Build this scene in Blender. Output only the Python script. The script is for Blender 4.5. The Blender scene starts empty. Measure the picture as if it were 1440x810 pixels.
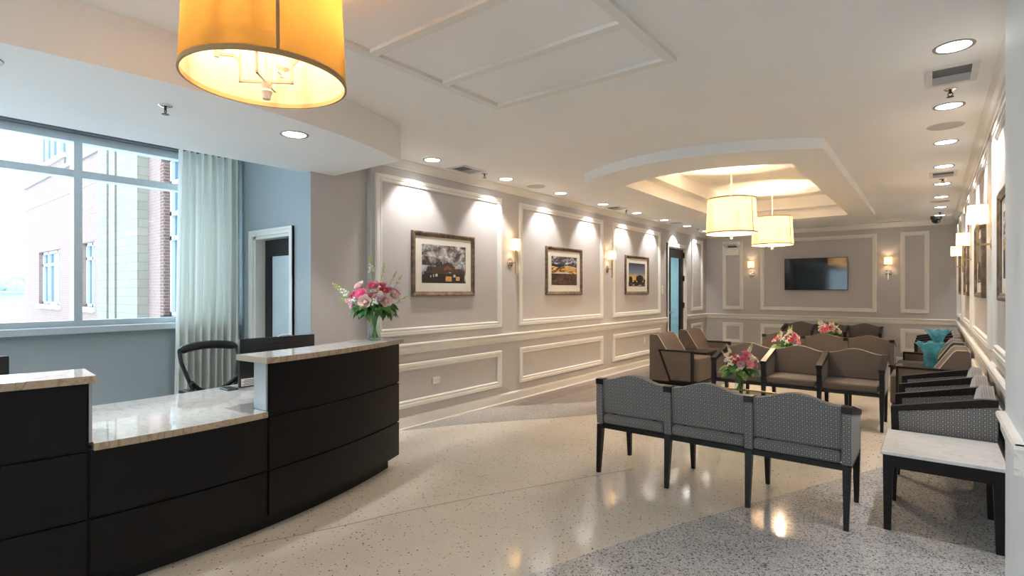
import bpy, bmesh, math, random
from mathutils import Vector, Matrix
PI = math.pi
SC = bpy.context.scene
COL = SC.collection
random.seed(7)

# ------------------------------------------------------------------ camera, world, exposure
YAW = math.atan(592.5 / 752.0)
CAM_H = 1.48
cam = bpy.data.cameras.new('camera'); camo = bpy.data.objects.new('camera', cam); COL.objects.link(camo)
camo.location = (0, 0, CAM_H); camo.rotation_euler = (PI / 2, 0, YAW)
cam.sensor_width = 36.0; cam.lens = 752.0 / 1440.0 * 36.0; cam.shift_y = 3.0 / 1440.0
cam.clip_start = 0.05; cam.clip_end = 300
SC.camera = camo
W = bpy.data.worlds.new('overcast_sky'); SC.world = W; W.use_nodes = True
bg = W.node_tree.nodes['Background']
bg.inputs[0].default_value = (0.68, 0.86, 1.0, 1); bg.inputs[1].default_value = 1.4
vs = SC.view_settings
vs.view_transform = 'Standard'; vs.look = 'None'; vs.gamma = 1.0; vs.use_curve_mapping = False
vs.exposure = 1.92
SC.cycles.use_denoising = True
SC.cycles.max_bounces = 10; SC.cycles.diffuse_bounces = 5; SC.cycles.transparent_max_bounces = 16
SC.cycles.caustics_reflective = False; SC.cycles.caustics_refractive = False
SC.cycles.sample_clamp_indirect = 4.0

E_WASH = 17.0      # recessed wall washers
E_PEND = 16.5      # each of the two bulbs in a pendant over the seats
E_PEND0 = 2.7      # bulbs of the pendant by the desk
E_SCONCE = 0.75

# ------------------------------------------------------------------ node helpers / materials
def new_mat(name):
    m = bpy.data.materials.new(name); m.use_nodes = True
    nt = m.node_tree
    return m, nt, nt.nodes['Principled BSDF']
def N(nt, t, **kw):
    n = nt.nodes.new(t)
    for k, v in kw.items():
        if k in n.inputs: n.inputs[k].default_value = v
        else: setattr(n, k, v)
    return n
def ramp(nt, fac, stops, interp='LINEAR'):
    r = nt.nodes.new('ShaderNodeValToRGB'); r.color_ramp.interpolation = interp
    e = r.color_ramp.elements
    while len(e) < len(stops): e.new(0.5)
    for el, (p, c) in zip(e, stops):
        el.position = p; el.color = (c[0], c[1], c[2], 1)
    nt.links.new(fac, r.inputs[0]); return r
def plain(name, col, rough=0.6, metal=0.0, var=0.03, scale=6.0, bump=0.0, bscale=80.0, spec=0.5, coat=0.0):
    m, nt, b = new_mat(name)
    tc = N(nt, 'ShaderNodeTexCoord')
    nz = N(nt, 'ShaderNodeTexNoise', Scale=scale, Detail=3.0); nt.links.new(tc.outputs['Object'], nz.inputs['Vector'])
    lo = [max(0, c * (1 - var)) for c in col]; hi = [min(1, c * (1 + var)) for c in col]
    r = ramp(nt, nz.outputs[0], [(0.3, lo), (0.7, hi)])
    nt.links.new(r.outputs[0], b.inputs['Base Color'])
    b.inputs['Roughness'].default_value = rough; b.inputs['Metallic'].default_value = metal
    b.inputs['Specular IOR Level'].default_value = spec
    b.inputs['Coat Weight'].default_value = coat
    if bump:
        n2 = N(nt, 'ShaderNodeTexNoise', Scale=bscale, Detail=2.0); nt.links.new(tc.outputs['Object'], n2.inputs['Vector'])
        bp = N(nt, 'ShaderNodeBump', Strength=bump, Distance=0.002)
        nt.links.new(n2.outputs[0], bp.inputs['Height']); nt.links.new(bp.outputs[0], b.inputs['Normal'])
    return m
def terrazzo(name, base, chips, scale, rough, thresh):
    m, nt, b = new_mat(name)
    geo = N(nt, 'ShaderNodeNewGeometry')
    vor = N(nt, 'ShaderNodeTexVoronoi', Scale=scale); nt.links.new(geo.outputs['Position'], vor.inputs['Vector'])
    wn = N(nt, 'ShaderNodeTexWhiteNoise', noise_dimensions='3D'); nt.links.new(vor.outputs['Color'], wn.inputs['Vector'])
    chip = ramp(nt, wn.outputs['Value'], [(p, c) for p, c in chips], 'CONSTANT')
    sel = N(nt, 'ShaderNodeMath', operation='LESS_THAN')
    szr = N(nt, 'ShaderNodeMath', operation='MULTIPLY'); szr.inputs[1].default_value = thresh
    wn2 = N(nt, 'ShaderNodeTexWhiteNoise', noise_dimensions='3D'); nt.links.new(wn.outputs['Color'], wn2.inputs['Vector'])
    nt.links.new(wn2.outputs['Value'], szr.inputs[0]); nt.links.new(szr.outputs[0], sel.inputs[1])
    nt.links.new(vor.outputs['Distance'], sel.inputs[0])
    big = N(nt, 'ShaderNodeTexNoise', Scale=1.3, Detail=4.0); nt.links.new(geo.outputs['Position'], big.inputs['Vector'])
    fine = N(nt, 'ShaderNodeTexNoise', Scale=scale * 2.2, Detail=2.0); nt.links.new(geo.outputs['Position'], fine.inputs['Vector'])
    add = N(nt, 'ShaderNodeMath', operation='ADD'); nt.links.new(big.outputs[0], add.inputs[0]); nt.links.new(fine.outputs[0], add.inputs[1])
    hf = N(nt, 'ShaderNodeMath', operation='MULTIPLY'); hf.inputs[1].default_value = 0.5; nt.links.new(add.outputs[0], hf.inputs[0])
    bs = ramp(nt, hf.outputs[0], [(0.35, [c * 0.86 for c in base]), (0.65, [min(1, c * 1.1) for c in base])])
    mix = N(nt, 'ShaderNodeMix', data_type='RGBA')
    nt.links.new(sel.outputs[0], mix.inputs['Factor']); nt.links.new(bs.outputs[0], mix.inputs['A']); nt.links.new(chip.outputs[0], mix.inputs['B'])
    nt.links.new(mix.outputs['Result'], b.inputs['Base Color'])
    b.inputs['Roughness'].default_value = rough
    return m
def fabric(name, dark, mid, light, cell=0.021):
    m, nt, b = new_mat(name)
    uv = N(nt, 'ShaderNodeTexCoord')
    sc = N(nt, 'ShaderNodeVectorMath', operation='SCALE'); sc.inputs['Scale'].default_value = 1 / cell
    nt.links.new(uv.outputs['UV'], sc.inputs[0])
    fr = N(nt, 'ShaderNodeVectorMath', operation='FRACTION'); nt.links.new(sc.outputs[0], fr.inputs[0])
    sb = N(nt, 'ShaderNodeVectorMath', operation='SUBTRACT'); sb.inputs[1].default_value = (0.5, 0.5, 0.5); nt.links.new(fr.outputs[0], sb.inputs[0])
    ab = N(nt, 'ShaderNodeVectorMath', operation='ABSOLUTE'); nt.links.new(sb.outputs[0], ab.inputs[0])
    sp = N(nt, 'ShaderNodeSeparateXYZ'); nt.links.new(ab.outputs[0], sp.inputs[0])
    mx = N(nt, 'ShaderNodeMath', operation='MAXIMUM'); nt.links.new(sp.outputs[0], mx.inputs[0]); nt.links.new(sp.outputs[1], mx.inputs[1])
    r = ramp(nt, mx.outputs[0], [(0.0, light), (0.16, light), (0.20, dark), (0.33, dark), (0.38, mid), (1.0, mid)])
    nt.links.new(r.outputs[0], b.inputs['Base Color'])
    b.inputs['Roughness'].default_value = 0.85
    b.inputs['Sheen Weight'].default_value = 0.25
    bp = N(nt, 'ShaderNodeBump', Strength=0.25, Distance=0.001); nt.links.new(mx.outputs[0], bp.inputs['Height']); nt.links.new(bp.outputs[0], b.inputs['Normal'])
    return m
def marble(name, base, vein, rough=0.08):
    m, nt, b = new_mat(name)
    geo = N(nt, 'ShaderNodeNewGeometry')
    mp = N(nt, 'ShaderNodeMapping'); mp.inputs['Rotation'].default_value = (0.2, 0.3, 0.7); mp.inputs['Scale'].default_value = (1.0, 2.6, 1.0)
    nt.links.new(geo.outputs['Position'], mp.inputs[0])
    nz = N(nt, 'ShaderNodeTexNoise', Scale=2.4, Detail=8.0, Roughness=0.62, Distortion=1.6); nt.links.new(mp.outputs[0], nz.inputs['Vector'])
    r = ramp(nt, nz.outputs[0], [(0.30, base), (0.47, base), (0.50, vein), (0.53, base), (0.8, [c * 0.86 for c in base])])
    nt.links.new(r.outputs[0], b.inputs['Base Color']); b.inputs['Roughness'].default_value = rough; b.inputs['Specular IOR Level'].default_value = 0.9 if rough < 0.1 else 0.5
    return m
def glass(name, tint=(1, 1, 1), refl=1.0, rough=0.0):
    m, nt, b = new_mat(name); nt.nodes.remove(b)
    out = nt.nodes['Material Output']
    tr = N(nt, 'ShaderNodeBsdfTransparent'); tr.inputs[0].default_value = (*tint, 1)
    gl = N(nt, 'ShaderNodeBsdfGlossy', Roughness=rough)
    fr = N(nt, 'ShaderNodeFresnel', IOR=1.45)
    ge = N(nt, 'ShaderNodeNewGeometry'); iv = N(nt, 'ShaderNodeMath', operation='SUBTRACT'); iv.inputs[0].default_value = 1.0; nt.links.new(ge.outputs['Backfacing'], iv.inputs[1])
    m0 = N(nt, 'ShaderNodeMath', operation='MULTIPLY'); nt.links.new(fr.outputs[0], m0.inputs[0]); nt.links.new(iv.outputs[0], m0.inputs[1])
    ml = N(nt, 'ShaderNodeMath', operation='MULTIPLY', use_clamp=True); ml.inputs[1].default_value = refl; nt.links.new(m0.outputs[0], ml.inputs[0])
    mx = N(nt, 'ShaderNodeMixShader'); nt.links.new(ml.outputs[0], mx.inputs[0]); nt.links.new(tr.outputs[0], mx.inputs[1]); nt.links.new(gl.outputs[0], mx.inputs[2])
    nt.links.new(mx.outputs[0], out.inputs[0]); return m
def art_glass(name, tint, body):
    m, nt, b = new_mat(name); nt.nodes.remove(b); out = nt.nodes['Material Output']
    tr = N(nt, 'ShaderNodeBsdfTransparent'); tr.inputs[0].default_value = (*tint, 1)
    tl = N(nt, 'ShaderNodeBsdfTranslucent'); tl.inputs[0].default_value = (*body, 1)
    df = N(nt, 'ShaderNodeBsdfDiffuse'); df.inputs[0].default_value = (*body, 1)
    gl = N(nt, 'ShaderNodeBsdfGlossy', Roughness=0.05)
    tc = N(nt, 'ShaderNodeTexCoord'); nz = N(nt, 'ShaderNodeTexNoise', Scale=9.0, Detail=3.0); nt.links.new(tc.outputs['Object'], nz.inputs['Vector'])
    mr = N(nt, 'ShaderNodeMapRange'); mr.inputs['From Min'].default_value = 0.3; mr.inputs['From Max'].default_value = 0.7; mr.inputs['To Min'].default_value = 0.25; mr.inputs['To Max'].default_value = 0.6; nt.links.new(nz.outputs[0], mr.inputs[0])
    m0 = N(nt, 'ShaderNodeMixShader'); m0.inputs[0].default_value = 0.5; nt.links.new(tl.outputs[0], m0.inputs[1]); nt.links.new(df.outputs[0], m0.inputs[2])
    m1 = N(nt, 'ShaderNodeMixShader'); nt.links.new(mr.outputs[0], m1.inputs[0]); nt.links.new(tr.outputs[0], m1.inputs[1]); nt.links.new(m0.outputs[0], m1.inputs[2])
    fr = N(nt, 'ShaderNodeFresnel', IOR=1.5); mx = N(nt, 'ShaderNodeMixShader')
    ge = N(nt, 'ShaderNodeNewGeometry'); iv = N(nt, 'ShaderNodeMath', operation='SUBTRACT'); iv.inputs[0].default_value = 1.0; nt.links.new(ge.outputs['Backfacing'], iv.inputs[1])
    mb = N(nt, 'ShaderNodeMath', operation='MULTIPLY'); nt.links.new(fr.outputs[0], mb.inputs[0]); nt.links.new(iv.outputs[0], mb.inputs[1]); nt.links.new(mb.outputs[0], mx.inputs[0]); nt.links.new(m1.outputs[0], mx.inputs[1]); nt.links.new(gl.outputs[0], mx.inputs[2])
    nt.links.new(mx.outputs[0], out.inputs[0]); return m
def cloth(name, col, trans, emit=0.0, ecol=None):
    m, nt, b = new_mat(name); nt.nodes.remove(b)
    out = nt.nodes['Material Output']
    tc = N(nt, 'ShaderNodeTexCoord'); nz = N(nt, 'ShaderNodeTexNoise', Scale=90.0, Detail=2.0); nt.links.new(tc.outputs['Object'], nz.inputs['Vector'])
    r = ramp(nt, nz.outputs[0], [(0.3, [c * 0.95 for c in col]), (0.7, col)])
    df = N(nt, 'ShaderNodeBsdfDiffuse'); tl = N(nt, 'ShaderNodeBsdfTranslucent')
    nt.links.new(r.outputs[0], df.inputs[0]); nt.links.new(r.outputs[0], tl.inputs[0])
    mx = N(nt, 'ShaderNodeMixShader'); mx.inputs[0].default_value = trans
    nt.links.new(df.outputs[0], mx.inputs[1]); nt.links.new(tl.outputs[0], mx.inputs[2])
    nt.links.new(mx.outputs[0], out.inputs[0]); return m
def emitter(name, col, s):
    m, nt, b = new_mat(name)
    b.inputs['Base Color'].default_value = (0.8, 0.8, 0.8, 1)
    b.inputs['Emission Color'].default_value = (*col, 1); b.inputs['Emission Strength'].default_value = s
    return m
def wood(name, a, c, rough=0.4, scale=(1, 12, 12)):
    m, nt, b = new_mat(name)
    tc = N(nt, 'ShaderNodeTexCoord'); mp = N(nt, 'ShaderNodeMapping'); mp.inputs['Scale'].default_value = scale
    nt.links.new(tc.outputs['Object'], mp.inputs[0])
    nz = N(nt, 'ShaderNodeTexNoise', Scale=5.0, Detail=5.0, Distortion=0.4); nt.links.new(mp.outputs[0], nz.inputs['Vector'])
    r = ramp(nt, nz.outputs[0], [(0.3, a), (0.7, c)]); nt.links.new(r.outputs[0], b.inputs['Base Color'])
    b.inputs['Roughness'].default_value = rough
    if a[0] < 0.012: b.inputs['Specular IOR Level'].default_value = 0.22
    return m
def brickmat(name, c1, c2, mortar, bw=0.24, bh=0.075):
    m, nt, b = new_mat(name)
    geo = N(nt, 'ShaderNodeNewGeometry'); sp = N(nt, 'ShaderNodeSeparateXYZ'); nt.links.new(geo.outputs['Position'], sp.inputs[0])
    ad = N(nt, 'ShaderNodeMath', operation='ADD'); nt.links.new(sp.outputs[0], ad.inputs[0]); nt.links.new(sp.outputs[1], ad.inputs[1])
    cb = N(nt, 'ShaderNodeCombineXYZ'); nt.links.new(ad.outputs[0], cb.inputs[0]); nt.links.new(sp.outputs[2], cb.inputs[1])
    bt = N(nt, 'ShaderNodeTexBrick'); bt.inputs['Scale'].default_value = 1.0
    bt.inputs['Color1'].default_value = (*c1, 1); bt.inputs['Color2'].default_value = (*c2, 1); bt.inputs['Mortar'].default_value = (*mortar, 1)
    bt.inputs['Brick Width'].default_value = bw; bt.inputs['Row Height'].default_value = bh; bt.inputs['Mortar Size'].default_value = 0.008
    nt.links.new(cb.outputs[0], bt.inputs['Vector']); nt.links.new(bt.outputs[0], b.inputs['Base Color']); b.inputs['Roughness'].default_value = 0.9
    return m

M = {}
M['wall'] = plain('warm_grey_paint', (0.535, 0.510, 0.498), 0.65, var=0.02, scale=2.0, bump=0.06, bscale=220)
M['wall_daylit'] = plain('grey_paint_daylight_tint', (0.37, 0.425, 0.45), 0.65, var=0.02, scale=2.0, bump=0.06, bscale=220)  # grey wall with the blue of the window daylight mixed into its colour
M['pier_daylit'] = plain('pale_paint_daylight_tint', (0.74, 0.78, 0.80), 0.6, var=0.015, scale=1.5)  # cool daylight falling on the pier is put into its paint colour
M['white'] = plain('white_paint', (0.90, 0.888, 0.862), 0.6, var=0.015, scale=1.5)
M['trim'] = plain('cream_white_enamel', (0.82, 0.795, 0.74), 0.38, var=0.015)
M['floor'] = terrazzo('beige_terrazzo', (0.76, 0.715, 0.635), [(0.0, (0.10, 0.085, 0.07)), (0.22, (0.40, 0.35, 0.29)), (0.4, (0.66, 0.61, 0.52)), (0.7, (0.76, 0.71, 0.63))], 62.0, 0.085, 0.38)
M['floor_grey'] = terrazzo('grey_terrazzo', (0.56, 0.56, 0.565), [(0.0, (0.14, 0.14, 0.145)), (0.26, (0.30, 0.30, 0.305)), (0.45, (0.62, 0.62, 0.62)), (0.75, (0.74, 0.735, 0.73))], 115.0, 0.09, 0.85)
M['floor_band'] = terrazzo('pale_grey_terrazzo', (0.43, 0.42, 0.41), [(0.0, (0.25, 0.25, 0.25)), (0.5, (0.46, 0.45, 0.44)), (0.8, (0.55, 0.54, 0.52))], 90.0, 0.10, 0.7)
M['plank_a'] = wood('grey_brown_plank', (0.20, 0.165, 0.145), (0.28, 0.24, 0.21), 0.3, (2, 12, 12))
M['plank_b'] = wood('pale_grey_brown_plank', (0.30, 0.26, 0.235), (0.37, 0.33, 0.30), 0.3, (2, 12, 12))
M['plank_c'] = wood('dark_grey_brown_plank', (0.15, 0.12, 0.105), (0.22, 0.185, 0.16), 0.3, (2, 12, 12))
M['brass_strip'] = plain('zinc_strip', (0.38, 0.34, 0.28), 0.35, 0.6)
M['desk'] = plain('black_brown_lacquer', (0.008, 0.0075, 0.008), 0.34, var=0.1, spec=0.22)
M['desk_core'] = plain('black_core', (0.004, 0.004, 0.004), 0.7)
M['desk_end'] = plain('grey_laminate', (0.42, 0.45, 0.47), 0.25, 0.3)
M['stone'] = marble('cream_marble_counter', (0.66, 0.645, 0.62), (0.52, 0.50, 0.475), 0.04)
M['stone_edge'] = marble('brown_veined_marble_edge', (0.46, 0.385, 0.285), (0.30, 0.235, 0.16), 0.2)
M['marble'] = marble('white_marble', (0.80, 0.79, 0.78), (0.68, 0.665, 0.65), 0.12)
M['black_wood'] = wood('espresso_wood', (0.008, 0.006, 0.006), (0.018, 0.014, 0.013), 0.33)
M['fabric'] = fabric('grey_square_weave', (0.085, 0.081, 0.078), (0.195, 0.187, 0.180), (0.35, 0.34, 0.33), 0.027)
M['fabric_taupe'] = fabric('taupe_square_weave', (0.072, 0.058, 0.050), (0.145, 0.120, 0.105), (0.185, 0.157, 0.138), 0.027)
M['taupe'] = plain('taupe_vinyl', (0.098, 0.078, 0.065), 0.5, var=0.06, scale=20, bump=0.1, bscale=400)
M['piping'] = plain('tan_piping', (0.45, 0.40, 0.33), 0.6)
M['black'] = plain('black_plastic', (0.012, 0.013, 0.015), 0.35)
M['mesh'] = None
M['screen'] = plain('black_glass_screen', (0.006, 0.006, 0.008), 0.06, spec=0.6)
M['chrome'] = plain('polished_nickel', (0.75, 0.72, 0.68), 0.12, 1.0)
M['brass'] = plain('aged_brass', (0.62, 0.47, 0.27), 0.22, 1.0)
M['bronze'] = plain('bronze_metal', (0.45, 0.33, 0.2), 0.3, 1.0)
M['cream_metal'] = plain('ivory_metal', (0.78, 0.72, 0.60), 0.35)
M['shade'] = cloth('gold_linen_shade', (0.50, 0.33, 0.10), 0.62)
M['liner'] = cloth('ivory_shade_liner', (0.95, 0.90, 0.80), 0.55)
M['shade_in'] = cloth('ivory_linen_shade', (0.62, 0.52, 0.34), 0.60)
M['sconce_shade'] = cloth('white_linen_shade', (0.95, 0.87, 0.74), 0.65)
M['shade_trim'] = plain('tan_shade_tape', (0.42, 0.27, 0.12), 0.6)
M['curtain'] = cloth('sheer_sage_curtain', (0.90, 0.91, 0.86), 0.25)
M['lens'] = emitter('downlight_lens', (1.0, 0.98, 0.95), 5.0)
M['alu'] = plain('grey_blue_aluminium', (0.66, 0.72, 0.76), 0.35, 0.25)
M['glass'] = glass('clear_pane', (0.97, 0.99, 1.0), 0.7)
M['vase_glass'] = glass('clear_vase_glass', (0.90, 0.96, 0.92), 1.3)
M['teal_glass'] = art_glass('teal_art_glass', (0.55, 0.84, 0.89), (0.17, 0.48, 0.56))
M['door_glass'] = glass('pale_door_glass', (0.80, 0.92, 0.95), 1.0)
M['door_dark'] = wood('dark_stained_door', (0.010, 0.010, 0.012), (0.022, 0.020, 0.021), 0.35)
M['grille_dark'] = plain('dark_vent_core', (0.10, 0.10, 0.11), 0.6)
M['ring_metal'] = plain('grey_trim_ring', (0.30, 0.29, 0.28), 0.4, 0.4)
M['slat'] = plain('blue_grey_vent_slat', (0.40, 0.42, 0.46), 0.5)
M['grille'] = plain('white_vent_enamel', (0.70, 0.69, 0.67), 0.5)
M['speaker'] = plain('pale_grey_speaker_mesh', (0.52, 0.50, 0.49), 0.7)
M['dark_metal'] = plain('dark_bronze_metal', (0.05, 0.045, 0.04), 0.35, 0.7)
M['mat'] = plain('ivory_mat_board', (0.78, 0.74, 0.66), 0.8)
M['frame_wood'] = wood('antique_gold_brown_frame', (0.06, 0.04, 0.026), (0.26, 0.18, 0.11), 0.35, (3, 3, 3))
M['pic_glass'] = glass('picture_glazing', (1, 1, 1), 0.12)
M['stem'] = plain('green_stem', (0.16, 0.28, 0.07), 0.5, var=0.3)
M['leaf'] = plain('green_leaf', (0.045, 0.17, 0.03), 0.4, var=0.35, scale=12)
M['leaf2'] = plain('light_green_leaf', (0.20, 0.36, 0.10), 0.45, var=0.3, scale=12)
M['rose_pale'] = plain('blush_petal', (0.93, 0.68, 0.65), 0.5, var=0.12, scale=15)
M['rose_pink'] = plain('pink_petal', (0.86, 0.27, 0.36), 0.5, var=0.15, scale=15)
M['magenta'] = plain('magenta_petal', (0.75, 0.03, 0.21), 0.45, var=0.15, scale=15)
M['crimson'] = plain('crimson_petal', (0.55, 0.012, 0.06), 0.45, var=0.15, scale=15)
M['lilac'] = plain('lilac_petal', (0.80, 0.50, 0.62), 0.5, var=0.1, scale=15)
M['white_petal'] = plain('white_petal', (0.82, 0.82, 0.70), 0.5, var=0.08)
M['bud_green'] = plain('lime_bud', (0.52, 0.62, 0.18), 0.5, var=0.2)
M['yellow'] = plain('golden_stamen', (0.65, 0.42, 0.06), 0.6)
M['brick'] = brickmat('rose_brick', (0.30, 0.19, 0.165), (0.33, 0.215, 0.19), (0.34, 0.27, 0.24))
M['block'] = brickmat('cream_block', (0.29, 0.265, 0.215), (0.32, 0.295, 0.24), (0.22, 0.20, 0.165), 0.45, 0.22)
M['stone_band'] = plain('pale_cast_stone', (0.30, 0.295, 0.29), 0.8)
M['dark_brick'] = brickmat('brown_brick_return', (0.16, 0.075, 0.055), (0.20, 0.10, 0.075), (0.30, 0.26, 0.23))
M['ext_frame'] = plain('white_window_frame', (0.62, 0.64, 0.66), 0.5)
M['ext_glass'] = plain('blue_grey_reflective_glass', (0.07, 0.13, 0.17), 0.1, spec=0.5)
M['snow'] = plain('pale_ground', (0.78, 0.80, 0.82), 0.9, scale=0.3, var=0.08)
M['far_wall'] = plain('far_pale_wall', (0.46, 0.49, 0.52), 0.9)
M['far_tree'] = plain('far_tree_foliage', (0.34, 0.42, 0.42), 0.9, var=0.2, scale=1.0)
M['plate'] = plain('ivory_plastic', (0.78, 0.76, 0.70), 0.4)
M['label_white'] = plain('white_sticker', (0.75, 0.76, 0.77), 0.5)
M['label_ink'] = plain('sticker_ink', (0.12, 0.12, 0.13), 0.6)
M['frosted'] = plain('frosted_pale_glass', (0.62, 0.72, 0.75), 0.15)
M['corridor'] = plain('pale_teal_corridor_paint', (0.46, 0.60, 0.63), 0.7)
# perforated mesh of the task chair
def mesh_mat():
    m, nt, b = new_mat('black_chair_mesh'); out = nt.nodes['Material Output']
    b.inputs['Base Color'].default_value = (0.01, 0.012, 0.014, 1); b.inputs['Roughness'].default_value = 0.6
    tr = N(nt, 'ShaderNodeBsdfTransparent'); mx = N(nt, 'ShaderNodeMixShader')
    tc = N(nt, 'ShaderNodeTexCoord'); ck = N(nt, 'ShaderNodeTexChecker', Scale=160.0); nt.links.new(tc.outputs['UV'], ck.inputs['Vector'])
    mr = N(nt, 'ShaderNodeMapRange'); mr.inputs['To Min'].default_value = 0.5; mr.inputs['To Max'].default_value = 0.9
    nt.links.new(ck.outputs['Fac'], mr.inputs[0])
    nt.links.new(mr.outputs[0], mx.inputs[0]); nt.links.new(b.outputs[0], mx.inputs[1]); nt.links.new(tr.outputs[0], mx.inputs[2])
    nt.links.new(mx.outputs[0], out.inputs[0]); return m
M['mesh'] = mesh_mat()

# ------------------------------------------------------------------ mesh helpers
class MB:
    def __init__(s): s.bm = bmesh.new(); s.mi = 0
    def face(s, vs):
        try:
            f = s.bm.faces.new(vs); f.material_index = s.mi; return f
        except ValueError: return None
    def v(s, p): return s.bm.verts.new(p)
    def box(s, x0, x1, y0, y1, z0, z1, bevel=0.0, seg=2, T=None):
        P = [(x0,y0,z0),(x1,y0,z0),(x1,y1,z0),(x0,y1,z0),(x0,y0,z1),(x1,y0,z1),(x1,y1,z1),(x0,y1,z1)]
        if T: P = [T(*p) for p in P]
        vs = [s.v(p) for p in P]; fs = []
        for q in ((3,2,1,0),(4,5,6,7),(0,1,5,4),(1,2,6,5),(2,3,7,6),(3,0,4,7)): fs.append(s.face([vs[i] for i in q]))
        if bevel > 0:
            es = list({e for f in fs for e in f.edges})
            r = bmesh.ops.bevel(s.bm, geom=es, offset=bevel, segments=seg, affect='EDGES', profile=0.5)
            for f in r['faces']: f.material_index = s.mi
        return s
    def prism(s, poly, a0, a1, T=None, bevel=0.0, seg=2):
        # poly: list of (p,q); extruded along third axis a; T(p,q,a)->xyz
        T = T or (lambda p, q, a: (p, q, a))
        A = [s.v(T(p, q, a0)) for p, q in poly]; B = [s.v(T(p, q, a1)) for p, q in poly]; n = len(poly); fs = []
        fs.append(s.face(A[::-1])); fs.append(s.face(B))
        for i in range(n): fs.append(s.face([A[i], A[(i+1) % n], B[(i+1) % n], B[i]]))
        if bevel > 0:
            es = [e for e in {e for f in fs if f for e in f.edges} if e.calc_face_angle(0) > 0.6]
            r = bmesh.ops.bevel(s.bm, geom=es, offset=bevel, segments=seg, affect='EDGES', profile=0.5)
            for f in r['faces']: f.material_index = s.mi
        return s
    def lathe(s, prof, n=24, c=(0,0,0), T=None, cap=False):
        T = T or (lambda x, y, z: (x + c[0], y + c[1], z + c[2]))
        rings = []
        for r, z in prof:
            rings.append([s.v(T(r*math.cos(2*PI*i/n), r*math.sin(2*PI*i/n), z)) for i in range(n)])
        for a, b in zip(rings, rings[1:]):
            for i in range(n): s.face([a[i], a[(i+1) % n], b[(i+1) % n], b[i]])
        if cap: s.face(rings[0][::-1]); s.face(rings[-1])
        return s
    def tube(s, pts, r, n=8, cap=True):
        pts = [Vector(p) for p in pts]; rings = []
        rr = r if isinstance(r, (list, tuple)) else [r] * len(pts)
        up = None
        for i, p in enumerate(pts):
            d = (pts[min(i+1, len(pts)-1)] - pts[max(i-1, 0)]).normalized()
            if up is None:
                up = Vector((0,0,1)) if abs(d.z) < 0.9 else Vector((1,0,0))
            a = d.cross(up).normalized(); b = a.cross(d).normalized(); up = b
            rings.append([s.v(p + (a*math.cos(2*PI*k/n) + b*math.sin(2*PI*k/n)) * rr[i]) for k in range(n)])
        for A, B in zip(rings, rings[1:]):
            for k in range(n): s.face([A[k], A[(k+1) % n], B[(k+1) % n], B[k]])
        if cap: s.face(rings[0][::-1]); s.face(rings[-1])
        return s
    def bar(s, p0, p1, w0, h0, w1=None, h1=None, up=(0,0,1)):
        # rectangular bar from p0 to p1 (w across, h along up)
        w1 = w0 if w1 is None else w1; h1 = h0 if h1 is None else h1
        p0, p1 = Vector(p0), Vector(p1); d = (p1 - p0).normalized(); u = Vector(up)
        a = d.cross(u).normalized(); b = a.cross(d).normalized()
        A = [s.v(p0 + a*sx*w0/2 + b*sy*h0/2) for sx, sy in ((-1,-1),(1,-1),(1,1),(-1,1))]
        B = [s.v(p1 + a*sx*w1/2 + b*sy*h1/2) for sx, sy in ((-1,-1),(1,-1),(1,1),(-1,1))]
        s.face(A[::-1]); s.face(B)
        for i in range(4): s.face([A[i], A[(i+1) % 4], B[(i+1) % 4], B[i]])
        return s
    def blob(s, c, r, sz=1.0, sub=1):
        g = bmesh.ops.create_icosphere(s.bm, subdivisions=sub, radius=r, matrix=Matrix.Translation(c) @ Matrix.Diagonal((1,1,sz,1)))
        for v in g['verts']:
            for f in v.link_faces: f.material_index = s.mi
        return s
    def grid(s, fn, nu, nv):
        R = [[s.v(fn(i/nu, j/nv)) for j in range(nv+1)] for i in range(nu+1)]
        for i in range(nu):
            for j in range(nv): s.face([R[i][j], R[i+1][j], R[i+1][j+1], R[i][j+1]])
        return s
    def arc(s, r0, r1, t0, t1, z0, z1, n=16, bevel=0.0):
        poly = [(r1, t0 + (t1-t0)*i/n) for i in range(n+1)] + [(r0, t1 - (t1-t0)*i/n) for i in range(n+1)]
        return s.prism(poly, z0, z1, T=lambda r, t, z: (DC[0] + r*math.cos(t), DC[1] + r*math.sin(t), z))
    def loops(s, rects, T, close=True):
        # rects: list of (a0,a1,b0,b1,h); mitred frame surface through the rectangles in order
        R = [[s.v(T(a, b, h)) for a, b in ((a0,b0),(a1,b0),(a1,b1),(a0,b1))] for a0, a1, b0, b1, h in rects]
        for A, B in zip(R, R[1:]):
            for i in range(4): s.face([A[i], A[(i+1) % 4], B[(i+1) % 4], B[i]])
        return s
    def mesh(s, name, mats, smooth=None):
        bm = s.bm
        bmesh.ops.recalc_face_normals(bm, faces=bm.faces[:])
        uv = bm.loops.layers.uv.new('uv')
        for f in bm.faces:
            n = f.normal; ax = max(range(3), key=lambda i: abs(n[i]))
            for l in f.loops:
                c = l.vert.co
                l[uv].uv = ((c.y, c.z), (c.x, c.z), (c.x, c.y))[ax]
        me = bpy.data.meshes.new(name); bm.to_mesh(me); bm.free()
        for m in (mats if isinstance(mats, (list, tuple)) else [mats]): me.materials.append(M[m])
        if smooth:
            me.polygons.foreach_set('use_smooth', [True]*len(me.polygons)); me.set_sharp_from_angle(angle=math.radians(smooth))
        return me
    def obj(s, name, mats, parent=None, smooth=None):
        o = bpy.data.objects.new(name, s.mesh(name, mats, smooth)); COL.objects.link(o)
        if parent: o.parent = parent
        return o

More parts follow.
